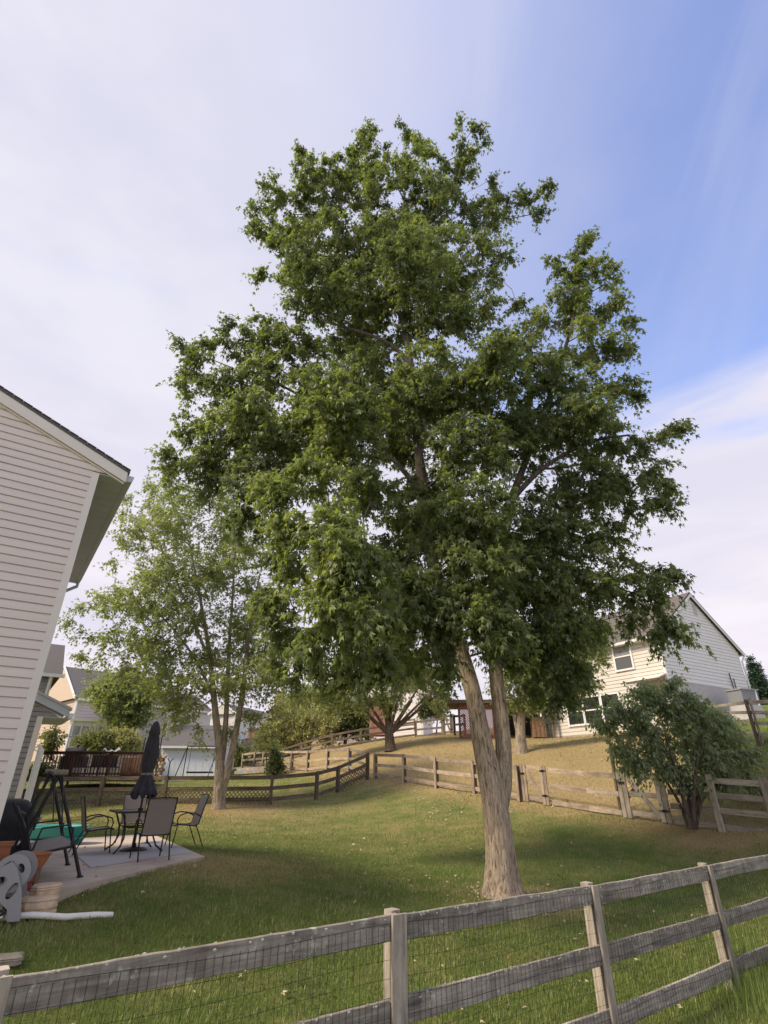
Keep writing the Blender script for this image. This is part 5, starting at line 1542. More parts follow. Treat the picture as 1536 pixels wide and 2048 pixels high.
# tree by the white house
v4 = blobs_px([(1040, 1330, 40), (1080, 1350, 45), (1130, 1370, 35), (1010, 1370, 28), (1060, 1400, 26), (1020, 1410, 14), (1160, 1360, 26), (1190, 1290, 18), (1205, 1262, 16), (1180, 1310, 30), (1100, 1310, 40)], 28)
H1 = lead_px([(1043, 1512, .30), (1042, 1485, .25), (1040, 1450, .23), (1044, 1410, .2), (1050, 1370, .15), (1060, 1320, .09)], 28)
H2 = lead_px([(1036, 1470, .09), (1030, 1440, .09), (1024, 1410, .07), (1018, 1380, .05)], 28)
H3 = lead_px([(1046, 1400, .10), (1090, 1370, .08), (1140, 1340, .05)], 28)
make_tree('small_tree', 'smooth pinkish trunked tree in front of the red lattice deck', 'tree', H1[0][0] + Vector((0, 0, .1)), [(H1, .25, 14), (H2, 0, 8), (H3, 0, 8)], v4, 420, 5, 9, .17, 'leaf_left', 'bark_grey', droop=.5, attach_from=5, twig_len=.5, autumn=.05, seed=9, r_tip=.008)

# leafy shrub over the wide gate
sh = blobs_px([(1200, 1462, 10), (1212, 1420, 10), (1500, 1500, 14), (1350, 1365, 12), (1292, 1372, 12), (1526, 1582, 8), (1190, 1447, 6), (1290, 1395, 34), (1240, 1430, 26), (1215, 1445, 14), (1275, 1440, 36), (1345, 1420, 44), (1340, 1380, 22), (1400, 1430, 40), (1380, 1475, 50), (1300, 1480, 46), (1245, 1500, 26), (1222, 1450, 12), (1440, 1480, 40), (1480, 1520, 30), (1420, 1530, 44), (1340, 1530, 40), (1275, 1530, 30), (1375, 1400, 18), (1460, 1450, 18), (1495, 1555, 20), (1520, 1570, 9), (1230, 1475, 14), (1440, 1560, 20), (1380, 1570, 24)], 15.0)
sb = at(1388, 1655, 14.9)
sl_ = []
for ex, ey, yo, r0 in ((1330, 1470, -.3, .045), (1290, 1500, .3, .035), (1370, 1450, .2, .05), (1400, 1480, -.4, .05), (1440, 1500, .3, .04), (1350, 1560, -.2, .03), (1420, 1540, .5, .035), (1465, 1530, 0, .03)):
    sl_.append((lead_px([(1386 + (ex - 1386) * .08, 1658, r0 * 1.4), (1380 + (ex - 1380) * .25, 1600, r0 * 1.15, yo * .3), (1380 + (ex - 1380) * .6, 1655 + (ey - 1655) * .65, r0 * .8, yo * .7), (ex, ey, r0 * .45, yo)], 15.0), 0, 8))
make_tree('shrub', 'broad leafy multi stemmed shrub leaning over the wide gate at right', 'shrub', sb, sl_, [(p, r * .82) for p, r in sh], 620, 4, 9, .11, 'leaf_shrub', 'bark_dark', leaf='oval', droop=.7, attach_from=2, twig_len=.30, seed=12, r_tip=.004, shell=.5, autumn=.01)


def bush(name, label, cat, px, py, Y, sp, n, tw, lv, size, mat, seed, leaf='oval', droop=.2, tl=.4, group=None, stem_r=.05, sh_=.5, au=.05):
    bl = blobs_px(sp, Y)
    base = at(px, py, Y); z_ = gz(base.x, base.y)
    top = max(bl, key=lambda b_: b_[0].z)[0]
    lead = [(base + Vector((0, 0, -.15)), stem_r * 1.3), (base.lerp(top, .3), stem_r), (base.lerp(top, .75), stem_r * .4)]
    return make_tree(name, label, cat, base, [(lead, .1, 7)], bl, n, tw, lv, size, mat, 'bark_dark', leaf=leaf, droop=droop, attach_from=1, twig_len=tl, seed=seed, group=group, shell=sh_, autumn=au, r_tip=.007)


bush('leafy_tree', 'rounded green tree between the tan house and the cream house', 'tree', 250, 1500, 40, [(215, 1375, 26), (250, 1375, 40), (285, 1395, 28), (205, 1395, 22), (245, 1410, 42), (275, 1430, 26), (245, 1440, 26), (300, 1375, 14), (180, 1385, 10)], 520, 4, 8, .22, 'leaf_left', 21, 'maple', .4, .6, stem_r=.14, au=.0)
bush('shrub', 'green shrub in front of the sunroom behind the deck', 'shrub', 195, 1505, 37, [(180, 1484, 17), (205, 1480, 16), (160, 1487, 10), (190, 1495, 16), (215, 1494, 14)], 200, 4, 8, .16, 'leaf_far', 22, tl=.35)
bush('shrub', 'yellowish shrub right of the sunroom behind the deck', 'shrub', 240, 1505, 37.5, [(232, 1478, 18), (255, 1482, 22), (240, 1495, 18), (268, 1495, 14), (250, 1468, 10)], 200, 4, 8, .16, 'leaf_tan', 23, tl=.35)
bush('shrub', 'sparse reddish green shrub beside the grey wing', 'shrub', 103, 1515, 30, [(100, 1475, 12), (112, 1465, 9), (96, 1495, 14), (108, 1490, 14), (120, 1478, 6)], 90, 3, 6, .16, 'leaf_far', 24, tl=.3, au=.25)
bush('shrub', 'low green weeds under the left end of the deck', 'shrub', 78, 1560, 29, [(72, 1540, 10), (85, 1545, 12), (98, 1548, 10), (68, 1552, 8)], 110, 3, 7, .12, 'leaf_far', 25, tl=.25)
bush('tall_grass_clump', 'tall tan plumed bush beyond the tan fence', 'bush', 560, 1500, 50, [(560, 1430, 20), (565, 1405, 14), (555, 1460, 24), (575, 1470, 22), (560, 1485, 22)], 260, 4, 8, .24, 'leaf_tan', 26, tl=.7, droop=-.3)
bush('tall_grass_clump', 'wide tan feathery bush right of the plumed bush', 'bush', 615, 1492, 50, [(600, 1450, 22), (625, 1445, 24), (610, 1470, 26), (640, 1465, 24), (590, 1475, 20), (655, 1450, 18)], 320, 4, 8, .24, 'leaf_tan', 27, tl=.7, droop=-.3)
bush('bush', 'yellow green bush by the grey board fence', 'bush', 540, 1512, 49, [(530, 1470, 16), (535, 1490, 20), (550, 1500, 16), (520, 1500, 14)], 200, 4, 8, .2, 'leaf_far', 28, tl=.5)
bush('leafy_tree', 'green tree behind the tan bushes', 'tree', 650, 1490, 60, [(600, 1400, 22), (640, 1410, 26), (670, 1400, 26), (690, 1430, 26), (660, 1440, 24), (720, 1435, 22), (585, 1425, 16)], 420, 4, 8, .3, 'leaf_far', 29, 'maple', .3, .8, stem_r=.12)
bush('leafy_tree', 'dark green trees filling the gap left of the vase shaped tree', 'tree', 690, 1485, 52, [(690, 1450, 22), (720, 1455, 22), (660, 1465, 18), (740, 1440, 22), (700, 1425, 24)], 300, 4, 8, .26, 'leaf_dark', 30, 'maple', .3, .7, stem_r=.12)
bush('shrub', 'dark round shrub at the foot of the tan fence by the stone edging', 'shrub', 550, 1548, 36, [(548, 1528, 12), (556, 1538, 12), (545, 1540, 12), (552, 1518, 10), (545, 1505, 8)], 160, 4, 7, .13, 'leaf_dark', 31, tl=.25)
bush('sapling', 'small yellow green sapling in the tan fence line', 'sapling', 535, 1545, 37, [(520, 1490, 14), (545, 1490, 14), (530, 1475, 12), (555, 1500, 10)], 60, 3, 7, .15, 'leaf_far', 32, tl=.4)
bush('bush', 'yellow green bushes right of the pale shed', 'bush', 470, 1535, 46, [(470, 1500, 14), (490, 1510, 14), (478, 1520, 14), (462, 1515, 12)], 150, 4, 7, .18, 'leaf_far', 33, tl=.4)
bush('conifer', 'slender dark conifer behind the grey box at the right edge', 'tree', 1522, 1400, 46, [(1502, 1322, 5), (1506, 1336, 9), (1511, 1352, 13), (1517, 1370, 17), (1524, 1388, 20), (1500, 1390, 6), (1535, 1400, 20), (1507, 1392, 9)], 420, 5, 9, .16, 'conifer', 34, tl=.35, droop=.1, stem_r=.1, sh_=.6, au=0)
bush('wild_shrub', 'tangled shrub growing through the fence at the right edge', 'shrub', 1440, 1520, 20, [(1430, 1450, 22), (1400, 1440, 16), (1455, 1480, 22), (1480, 1500, 18)], 150, 4, 8, .13, 'leaf_shrub', 35, tl=.35)
bush('leafy_tree', 'small green trees left of the upper gate', 'tree', 872, 1470, 44, [(860, 1410, 16), (875, 1420, 14), (850, 1425, 12), (888, 1400, 14), (880, 1380, 14)], 160, 4, 8, .2, 'leaf_dark', 36, 'maple', .5, .5)

#=====PATIO=====
# ------------------------------------------------------------------ patio furniture
def chair(loc, rz, label):
    """sling chair facing local +Y"""
    c = thing('patio_chair', label, 'chair', loc, rz, 'sling chairs round the patio table')
    def sheet(path, w, th=.012):
        vs = []; n = len(path); m_ = 5
        for i, (y, z) in enumerate(path):
            for k in range(m_):
                x = -w / 2 + w * k / (m_ - 1); vs.append((x, y, z - .012 * (1 - (2 * x / w) ** 2)))
        for i, (y, z) in enumerate(path):
            for k in range(m_):
                x = -w / 2 + w * k / (m_ - 1); vs.append((x, y - th * .7, z - th - .012 * (1 - (2 * x / w) ** 2)))
        N_ = n * m_
        fs = [(i * m_ + k, i * m_ + k + 1, (i + 1) * m_ + k + 1, (i + 1) * m_ + k) for i in range(n - 1) for k in range(m_ - 1)]
        fs += [tuple(N_ + q for q in f[::-1]) for f in fs]
        fs += [(k, N_ + k, N_ + k + 1, k + 1) for k in range(m_ - 1)]
        mb_ = MB(); mb_.add(vs, fs, False); return mb_
    part('seat', sheet([(.27, .41), (.20, .425), (0, .41), (-.17, .39), (-.22, .40)], .48), 'sling', c, world=False)
    part('backrest', sheet([(-.22, .42), (-.25, .52), (-.31, .75), (-.36, .93), (-.375, .97)], .48), 'sling', c, world=False)
    mb = MB()
    for s in (-.25, .25):
        mb.tube([(s, .28, .41), (s, .2, .425), (s, -.17, .39), (s, -.23, .42), (s, -.31, .73), (s, -.385, .98)], .013, 6)
    mb.tube([(-.25, -.385, .98), (0, -.40, .99), (.25, -.385, .98)], .013, 6); mb.tube([(-.25, .27, .40), (.25, .27, .40)], .012, 6); mb.tube([(-.25, -.2, .38), (.25, -.2, .38)], .012, 6)
    part('frame', mb, 'bronze', c, world=False)
    for s in (-.265, .265):
        mb = MB(); mb.tube([(s, .28, 0), (s, .25, .2), (s, .22, .42)], .013, 6); part('leg', mb, 'bronze', c, world=False)
        mb = MB(); mb.tube([(s, -.38, 0), (s, -.28, .2), (s, -.17, .42)], .013, 6); part('leg', mb, 'bronze', c, world=False)
        mb = MB(); mb.tube([(s, .22, .42), (s * 1.04, .24, .52), (s * 1.06, .20, .60), (s * 1.08, .05, .645), (s * 1.06, -.12, .63), (s * 1.0, -.27, .56)], .013, 6); part('armrest', mb, 'bronze', c, world=False)
    return c


TC = Vector((-5.13, 12.75, SLZ + .012))
def face(v): return math.atan2(-v.x, v.y)
c0 = chair(Vector((-4.30, 11.45, SLZ + .012)), face(AX), 'sling chair in front of the table with its back to the viewer')
for (p, v, lb) in ((Vector((-5.78, 12.35, SLZ + .012)), BX, 'sling chair left of the table seen from the side'),
                   (Vector((-4.42, 13.55, SLZ + .012)), -BX, 'sling chair right of the table leaning away to the right'),
                   (Vector((-5.75, 14.1, SLZ + .012)), -AX, 'sling chair behind the table half hidden by the umbrella pole')):
    c = copy_tree(c0); c.location = p; c.rotation_euler = (0, 0, face(v)); c['label'] = lb

tb = thing('patio_table', 'square glass topped patio table under the closed umbrella', 'table', TC, math.atan2(BX.y, BX.x))
mb = MB(); mb.box((0, 0, .712), (.98, .98, .012)); part('tabletop', mb, 'tableglass', tb, world=False)
mb = MB()
for s in (-.5, .5):
    mb.box((s, 0, .705), (.03, 1.03, .035)); mb.box((0, s * .999, .705), (.97, .03, .035))
part('rim', mb, 'bronze', tb, world=False)
for sx in (-1, 1):
    for sy in (-1, 1):
        mb = MB(); mb.tube([(sx * .40, sy * .40, .70), (sx * .30, sy * .30, .45), (sx * .28, sy * .28, .25), (sx * .34, sy * .34, .10), (sx * .46, sy * .46, .0)], .017, 7)
        part('leg', mb, 'bronze', tb, world=False)
mb = MB(); ring = [(.28 * math.cos(a) * 1.05, .28 * math.sin(a) * 1.05, .42) for a in [i * .5236 for i in range(13)]]
mb.tube(ring, .012, 5); mb.tube([(-.3, -.3, .43), (.3, .3, .43)], .01, 5); mb.tube([(-.3, .3, .43), (.3, -.3, .43)], .01, 5)
part('stretcher', mb, 'bronze', tb, world=False)
um = thing('patio_umbrella', 'closed charcoal patio umbrella standing through the glass table', 'umbrella', TC)
mb = MB(); mb.tube([(0, 0, 0), (0, 0, 2.45)], .021, 10); part('pole', mb, 'bronze', um, world=False)
mb = MB(); mb.lathe([(.0, .07), (.03, .07), (.035, .13), (.05, .06), (.20, .045), (.26, .02), (.27, 0), (0, 0)], 22); part('base', mb, 'bronze', um, world=False)
mb = MB(); n = 48; prof = [(.19, .96), (.235, 1.0), (.20, 1.12), (.15, 1.26), (.105, 1.38), (.10, 1.42), (.125, 1.55), (.14, 1.75), (.135, 1.95), (.11, 2.12), (.085, 2.24)]
vs = []
for j, (r_, z) in enumerate(prof):
    amp = .13 if j > 4 else .20
    for k in range(n):
        a = 2 * math.pi * k / n
        q = r_ * (1 + amp * math.sin(8 * a + .6 * math.sin(j * .8)) + .05 * math.sin(3 * a + j))
        zz = z + (.05 * math.cos(8 * a) if j < 2 else 0)
        vs.append((q * math.cos(a), q * math.sin(a), zz))
fs = [(i * n + k, i * n + (k + 1) % n, (i + 1) * n + (k + 1) % n, (i + 1) * n + k) for i in range(len(prof) - 1) for k in range(n)]
mb.add(vs, fs, True); cn = part('canopy', mb, 'canopy', um, world=False)
mb = MB(); mb.lathe([(.10, 2.17), (.12, 2.21), (.095, 2.32), (.065, 2.42), (.03, 2.46), (0, 2.47)], 24, wob=.07, nw=8); part('vent_cap', mb, 'canopy', um, world=False)
mb = MB(); mb.lathe([(.118, 1.375), (.120, 1.40), (.116, 1.42)], 24); part('tie_strap', mb, 'sling', um, world=False)
mb = MB(); mb.tube([(.02, 0, .95), (.09, 0, .95), (.09, 0, .90)], .008, 5); part('crank', mb, 'bronze', um, world=False)
mb = MB(); mb.lathe([(.03, .72), (.05, .72), (.05, .755), (.03, .76)], 14); part('collar', mb, 'bronze', um, world=False)

# porch swing without its canopy
sw = thing('porch_swing', 'black A framed porch swing without canopy on the patio', 'porch swing', Vector((-5.3, 9.6, SLZ)))
S = SLZ + .005
feetR = [Vector((-4.52, 9.45, S)), Vector((-5.38, 10.72, S))]; feetL = [f - BX * 1.0 for f in feetR]
aps = [at(119, 1548, 9.15), at(104, 1545, 10.45)]
for k in range(2):
    f1, f2, ap = feetR[k], feetL[k], aps[k]
    for f_ in (f1, f2):
        mb = MB(); mb.tube([f_, f_.lerp(ap, .5), ap], .026, 8); part('leg', mb, 'black', sw)
    q1 = f1.lerp(ap, .28); q2 = f2.lerp(ap, .28); mb = MB(); mb.tube([q1, q2], .012, 6); part('cross_brace', mb, 'black', sw)
    
    for f_ in (f1, f2):
        mb = MB(); mb.tube([f_, f_ + Vector((0, 0, .02))], .045, 8); part('foot', mb, 'black', sw)
mb = MB(); mb.tube([aps[0] - AX * .1, aps[1] + AX * .1], .035, 8); part('top_bar', mb, 'black', sw)
mb = MB()
e0, e1 = aps[0] - AX * .12 + Vector((0, 0, .02)), aps[1] + AX * .12 + Vector((0, 0, .02))
mb.tube([e0 + BX * .10, e0, e0 - BX * .10], .04, 8); mb.tube([e1 + BX * .10, e1, e1 - BX * .10], .04, 8); part('bracket', mb, 'stone_dark', sw)
sc_ = at(95, 1692, 9.35)
u_ = AX; w_ = (BX + Vector((0, 0, .16))).normalized()
mb = MB()
A_ = sc_ - u_ * .62 - w_ * .24; 
mb.prism([A_, A_ + u_ * 1.24, A_ + u_ * 1.24 + w_ * .48, A_ + w_ * .48], Vector((0, 0, .045))); part('seat', mb, 'sling', sw)
mb = MB()
for s in (0, .48):
    mb.tube([A_ + w_ * s - u_ * .03 + Vector((0, 0, -.01)), A_ + w_ * s + u_ * 1.27 + Vector((0, 0, -.01))], .018, 6)
for s in (0, 1.24):
    mb.tube([A_ + u_ * s + Vector((0, 0, -.01)), A_ + u_ * s + w_ * .48 + Vector((0, 0, -.01))], .018, 6)
part('seat_frame', mb, 'black', sw)
for k in range(2):
    s = k * 1.24
    b0 = A_ + u_ * s
    mb = MB(); mb.tube([b0 + w_ * .48, b0 + w_ * .46 + Vector((0, 0, .22)), b0 + w_ * .36 + Vector((0, 0, .28)), b0 + w_ * .05 + Vector((0, 0, .30)), b0 + Vector((0, 0, .05))], .014, 6); part('armrest', mb, 'black', sw)
    mb = MB(); mb.tube([b0 + w_ * .3 + Vector((0, 0, .27)), aps[k] + BX * .05, aps[k]], .010, 5); mb.tube([b0 + w_ * -.05 + Vector((0, 0, .3)), aps[k] - BX * .05], .010, 5); part('hanger', mb, 'black', sw)
mb = MB(); bk = [A_ - w_ * .02, A_ + u_ * 1.24 - w_ * .02]
mb.tube([bk[0], bk[0] - w_ * .16 + Vector((0, 0, .5)), bk[1] - w_ * .16 + Vector((0, 0, .5)), bk[1]], .016, 6); part('back_frame', mb, 'black', sw)

# turquoise tub
tp_ = Vector((-7.55, 13.95, SLZ - .03)); tb2 = thing('wading_tub', 'turquoise oval plastic tub behind the black swing', 'tub', tp_, .25)
mb = MB(); mb.lathe([(0, .02), (.40, .0), (.43, .02), (.46, .34), (.50, .36), (.52, .385), (.50, .40), (.44, .385), (.41, .06), (0, .05)], 40, sx=1.55, sy=.9); part('shell', mb, 'turq', tb2, world=False)
mb = MB(); mb.lathe([(.468, .14), (.478, .16), (.470, .18)], 40, sx=1.55, sy=.9); part('rib', mb, 'turq', tb2, world=False)

# covered grill
gp_ = Vector((-6.55, 10.6, SLZ)); gr = thing('covered_grill', 'big barbecue under a black cover against the house corner', 'grill', gp_, .55)
mb = MB(); n = 14; secs = []
vs = []; prof = [(0, .36, .27), (.15, .37, .28), (.45, .385, .285), (.62, .39, .29), (.66, .44, .30), (.72, .44, .30), (.80, .40, .28), (.90, .33, .24), (.97, .24, .17), (1.0, .12, .08)]
k_ = 28
for j, (z, a, b_) in enumerate(prof):
    for k in range(k_):
        th = 2 * math.pi * k / k_; c_, s_ = math.cos(th), math.sin(th)
        e = .55; x = a * abs(c_) ** e * (1 if c_ > 0 else -1); y = b_ * abs(s_) ** e * (1 if s_ > 0 else -1)
        f_ = 1 + .035 * mnoise.noise(Vector((x * 6, y * 6, z * 5)))
        vs.append((x * f_, y * f_, z + .0))
fs = [(i * k_ + k, i * k_ + (k + 1) % k_, (i + 1) * k_ + (k + 1) % k_, (i + 1) * k_ + k) for i in range(len(prof) - 1) for k in range(k_)]
fs.append(tuple(range((len(prof) - 1) * k_, len(prof) * k_)))
mb.add(vs, fs, True); part('cover', mb, 'cover', gr, world=False)
mb = MB(); mb.tube([(.44, -.12, .60), (.50, -.1, .68), (.50, .1, .70), (.44, .14, .62)], .02, 6); part('side_handle', mb, 'greyplastic', gr, world=False)

# second dark folded chair in front of the grill, and a low trough
dc = thing('folded_lounger', 'folded black lounge chair leaning beside the covered grill', 'chair', Vector((-5.55, 9.0, S)))
a0 = at(62, 1715, 8.7); a1 = at(33, 1612, 9.2); 
mb = MB(); mb.tube([at(15, 1722, 8.9), at(45, 1660, 9.0), at(28, 1608, 9.2)], .022, 6); mb.tube([at(60, 1718, 8.8), at(52, 1670, 8.9), at(33, 1615, 9.2)], .035, 6); part('frame', mb, 'black', dc)
mb = MB(); P1, P2, P3, P4 = at(38, 1655, 8.95), at(52, 1655, 8.95), at(64, 1716, 8.8), at(46, 1720, 8.8)
mb.prism([P1, P2, P3, P4], (0, .03, 0)); part('seat', mb, 'cover', dc)
tr_ = Vector((-5.55, 9.85, S)); tg = thing('planter_trough', 'dark stepped trough planter under the swing seat', 'planter', tr_, math.atan2(AX.y, AX.x))
mb = MB(); mb.prism([(-.30, -.13, .0), (.30, -.13, .0), (.36, -.17, .17), (-.36, -.17, .17)], (0, .3, 0)); part('base', mb, 'cover', tg, world=False)
mb = MB(); mb.prism([(-.38, -.19, .172), (.38, -.19, .172), (.43, -.21, .32), (-.43, -.21, .32)], (0, .4, 0)); part('body', mb, 'greyplastic', tg, world=False)
mb = MB(); mb.box((0, 0, .335), (.92, .46, .03)); part('rim', mb, 'cover', tg, world=False)
# low side tray with pale boards between grill and swing
p = at(28, 1692, 9.6); st = thing('side_table', 'low black side table with a pale board on top between grill and swing', 'side table', Vector((p.x, p.y, S)), .6)
mb = MB(); mb.box((0, 0, p.z - S), (.62, .42, .03)); part('tabletop', mb, 'black', st, world=False)
for x in (-.27, .27):
    for y in (-.17, .17):
        mb = MB(); mb.tube([(x, y, 0), (x, y, p.z - S - .02)], .014, 5); part('leg', mb, 'black', st, world=False)
bd = thing('pale_board', 'pale flat board lying on the low black side table', 'board', Vector((p.x, p.y, p.z + .02)), .7)
mb = MB(); mb.box((0, 0, .018), (.5, .28, .03)); part('plank', mb, 'siding_white', bd, world=False)

# terracotta bowl on a red brick stack
bx0 = at(52, 1764, 8.45); zb = gz(bx0.x, bx0.y)
bp = Vector((bx0.x, bx0.y, zb)); rot = math.atan2(BX.y, BX.x)
br = thing('brick_pier', 'small red brick pier beneath the terracotta bowl', 'brick stack', bp, rot - .25)
htop = at(55, 1738, 8.45).z - zb
nb = max(4, int(htop / .066))
for j in range(nb):
    mb = MB(); mb.box((random.uniform(-.004, .004), 0, .032 + j * .066), (.20, .24, .060)); part('brick', mb, 'redbrick', br, world=False)
mb = MB(); mb.box((.115, 0, htop / 2), (.018, .26, htop)); part('side_board', mb, 'brown', br, world=False)
bw = thing('terracotta_bowl', 'wide terracotta planter bowl on the red brick pier', 'planter', bp + Vector((.0, 0, nb * .066)), rot)
mb = MB(); mb.lathe([(0, .0), (.12, .0), (.14, .02), (.185, .13), (.205, .17), (.215, .175), (.218, .185), (.20, .185), (.185, .165), (.13, .05), (0, .04)], 30, sx=1.1); part('bowl', mb, 'terra', bw, world=False)
mb = MB(); mb.lathe([(.0, .135), (.165, .135)], 20, sx=1.1); part('soil', mb, 'stone_dark', bw, world=False)
# orange post and pale block at the frame edge
p = at(6, 1712, 8.6); z_ = gz(p.x, p.y); pc = thing('clay_pot', 'tall square orange clay pot at the left edge above the hose reel', 'planter', Vector((p.x, p.y, z_)), .5)
h_ = at(10, 1684, 8.6).z - z_
mb = MB(); mb.prism([(-.07, -.07, 0), (.07, -.07, 0), (.07, .07, 0), (-.07, .07, 0)], (0, 0, h_)); part('body', mb, 'terra', pc, world=False)
mb = MB(); mb.box((0, 0, h_ - .02), (.18, .18, .05)); part('rim', mb, 'terra', pc, world=False)

# hose reel
p = at(4, 1800, 7.75); z_ = gz(p.x, p.y) + .03
hr = thing('hose_reel', 'grey plastic garden hose reel cart at the left edge', 'hose reel', Vector((p.x, p.y, z_)), .40)
def reel_panel(y):
    outer = [(-.30, 0), (-.24, .30), (-.10, .52), (.02, .60), (.10, .52), (.20, .30), (.25, .08), (.26, 0), (.13, 0), (.10, .12), (.0, .20), (-.12, .12), (-.16, 0)]
    holes = [(.10, .30, .045, .09, -.45), (-.04, .40, .06, .05, .3), (-.16, .25, .04, .08, .45)]
    return outer, holes
import mathutils
def plate(outer, holes, y, th):
    loops = [[Vector((x, z, 0)) for x, z in outer]]
    for (cx, cz, a, b_, ro) in holes:
        loops.append([Vector((cx + a * math.cos(t_) * math.cos(ro) - b_ * math.sin(t_) * math.sin(ro), cz + a * math.cos(t_) * math.sin(ro) + b_ * math.sin(t_) * math.cos(ro), 0)) for t_ in [-i * 6.2832 / 12 for i in range(12)]])
    tris = mathutils.geometry.tessellate_polygon(loops)
    pts = [p_ for l_ in loops for p_ in l_]; n = len(pts)
    mb = MB(); vs = [(p_.x, y, p_.y) for p_ in pts] + [(p_.x, y + th, p_.y) for p_ in pts]
    fs = [tuple(t_) for t_ in tris] + [tuple(n + q for q in t_[::-1]) for t_ in tris]
    o_ = 0
    for l_ in loops:
        m_ = len(l_)
        fs += [(o_ + i, o_ + (i + 1) % m_, n + o_ + (i + 1) % m_, n + o_ + i) for i in range(m_)]
        o_ += m_
    mb.add(vs, fs); return mb
for y in (-.17, .20):
    o_, h2 = reel_panel(y); part('side_panel', plate(o_, h2, y, .03), 'greyplastic', hr, world=False)
for y, cx in ((.26, .06), (-.12, .04)):
    circ = [(.0 + cx + .20 * math.cos(a), .47 + .20 * math.sin(a)) for a in [i * 6.2832 / 28 for i in range(28)]]
    hs_ = [(cx + .105 * math.cos(a), .47 + .105 * math.sin(a), .032, .055, a) for a in (0.5, 2.07, 3.64, 5.2)]
    part('drum_flange', plate(circ, hs_, y, .02), 'greyplastic', hr, world=False)
mb = MB()
mb.tube([(.05, -.11, .47), (.05, .26, .47)], .06, 12); part('drum', mb, 'greyplastic', hr, world=False)
mb = MB(); pts = [(.05 + (.10 + .01 * (i // 40)) * math.cos(i * .42), -.09 + .32 * ((i % 46) / 46), .47 + (.10 + .01 * (i // 40)) * math.sin(i * .42)) for i in range(138)]
mb.tube(pts, .010, 5); pts = [(-.02 + .11 * math.cos(i * .5) + .02 * math.sin(i), -.15 + .003 * i, .07 + .04 * math.sin(i * .5) + .002 * i) for i in range(60)]
mb.tube(pts, .011, 5); part('hose', mb, 'hose', hr, world=False)
mb = MB(); mb.tube([(-.13, -.2, .02), (-.10, -.2, .16), (-.03, -.2, .19), (-.11, -.2, .03), (.06, -.2, .05), (.08, -.2, .06)], .010, 6); part('handle', mb, 'white', hr, world=False)


# stones: irregular slabs
def rock(name, label, p, dims, rz, mat, seed, group=None):
    rg = random.Random(seed); mb = MB(); n = 26
    vs = []; of = Vector((seed * 3.7, seed * 1.3, 0))
    levels = [0, .10, .18, .24, .40, .48, .54, .70, .78, .84, .95, 1.0]
    for li, z in enumerate(levels):
        f_ = (.975 if li % 4 == 3 else 1.0) * (1 - .16 * max(0, z - .8) / .2 - .06 * (1 - z)) * (1 + .035 * rg.uniform(-1, 1))
        for k in range(n):
            a = 2 * math.pi * k / n; e = Vector((math.cos(a), math.sin(a), 0))
            sq = 1 / max(abs(e.x) ** 4 + abs(e.y) ** 4, .3) ** .25
            q = .5 * sq * f_ * (1 + .22 * mnoise.noise(e * 1.6 + of) + .10 * mnoise.noise(e * 5 + of + Vector((0, 0, z * 2))))
            vs.append((q * e.x * dims[0], q * e.y * dims[1], (z + .05 * mnoise.noise(e * 2 + of + Vector((0, 0, z)))) * dims[2]))
    L_ = len(levels)
    fs = [(i * n + k, i * n + (k + 1) % n, (i + 1) * n + (k + 1) % n, (i + 1) * n + k) for i in range(L_ - 1) for k in range(n)]
    top = len(vs); vs.append((0, 0, dims[2] * 1.03)); fs += [((L_ - 1) * n + k, (L_ - 1) * n + (k + 1) % n, top) for k in range(n)] + [tuple(range(n))[::-1]]
    mb.add(vs, fs)
    o = link(name, mb.mesh(name, mat), None, p, (0, 0, rz)); return tag(o, label, 'stone', group)
def gpt(px, py): 
    p_ = ground(px, py, 6); return p_
rock('field_stone', 'big tan layered stone beside the grey hose reel', gpt(72, 1830), (.44, .36, .20), .5, 'stone', 2)
rock('field_stone', 'upper tan flat stone resting on the big layered one', gpt(72, 1830) + Vector((.02, .06, .20)), (.34, .26, .10), .9, 'stone', 9)
rock('field_stone', 'thin tan flagstone just below the red brick pier', gpt(44, 1792), (.34, .24, .07), .2, 'stone', 4)
rock('field_stone', 'brownish rounded stone behind the big layered stone', gpt(50, 1812), (.30, .24, .13), 1.2, 'stone_dark', 5)
rock('field_stone', 'mossy brown edging stone under the right side of the hose reel', gpt(38, 1830), (.36, .20, .10), .1, 'stone_dark', 6)
rock('field_stone', 'long mossy edging stone at the left frame edge under the hose reel', gpt(8, 1834), (.50, .16, .09), .05, 'stone_dark', 7)
rock('field_stone', 'grey brown stone at the lower left frame edge near the fence post', gpt(12, 1936), (.26, .2, .08), .4, 'stone_dark', 8)
rock('field_stone', 'upright brown log like stone before the hose reel at the left edge', Vector((p.x - .22, p.y - .22, z_)), (.2, .2, .42), .2, 'stone_dark', 12)

# white drain pipe lying in the grass
pp = []
for px, py in ((-90, 1856), (-20, 1853), (60, 1849), (130, 1843), (190, 1838), (225, 1834)):
    q = gpt(px, py); pp.append(q + Vector((0, 0, .06 - .017 * max(0, len(pp) - 2))))
mb = MB(); mb.tube(pp, .036, 14); solo('drain_pipe', mb, 'pvc', pp[0], 'white plastic drain pipe lying in the grass at lower left', 'pipe')

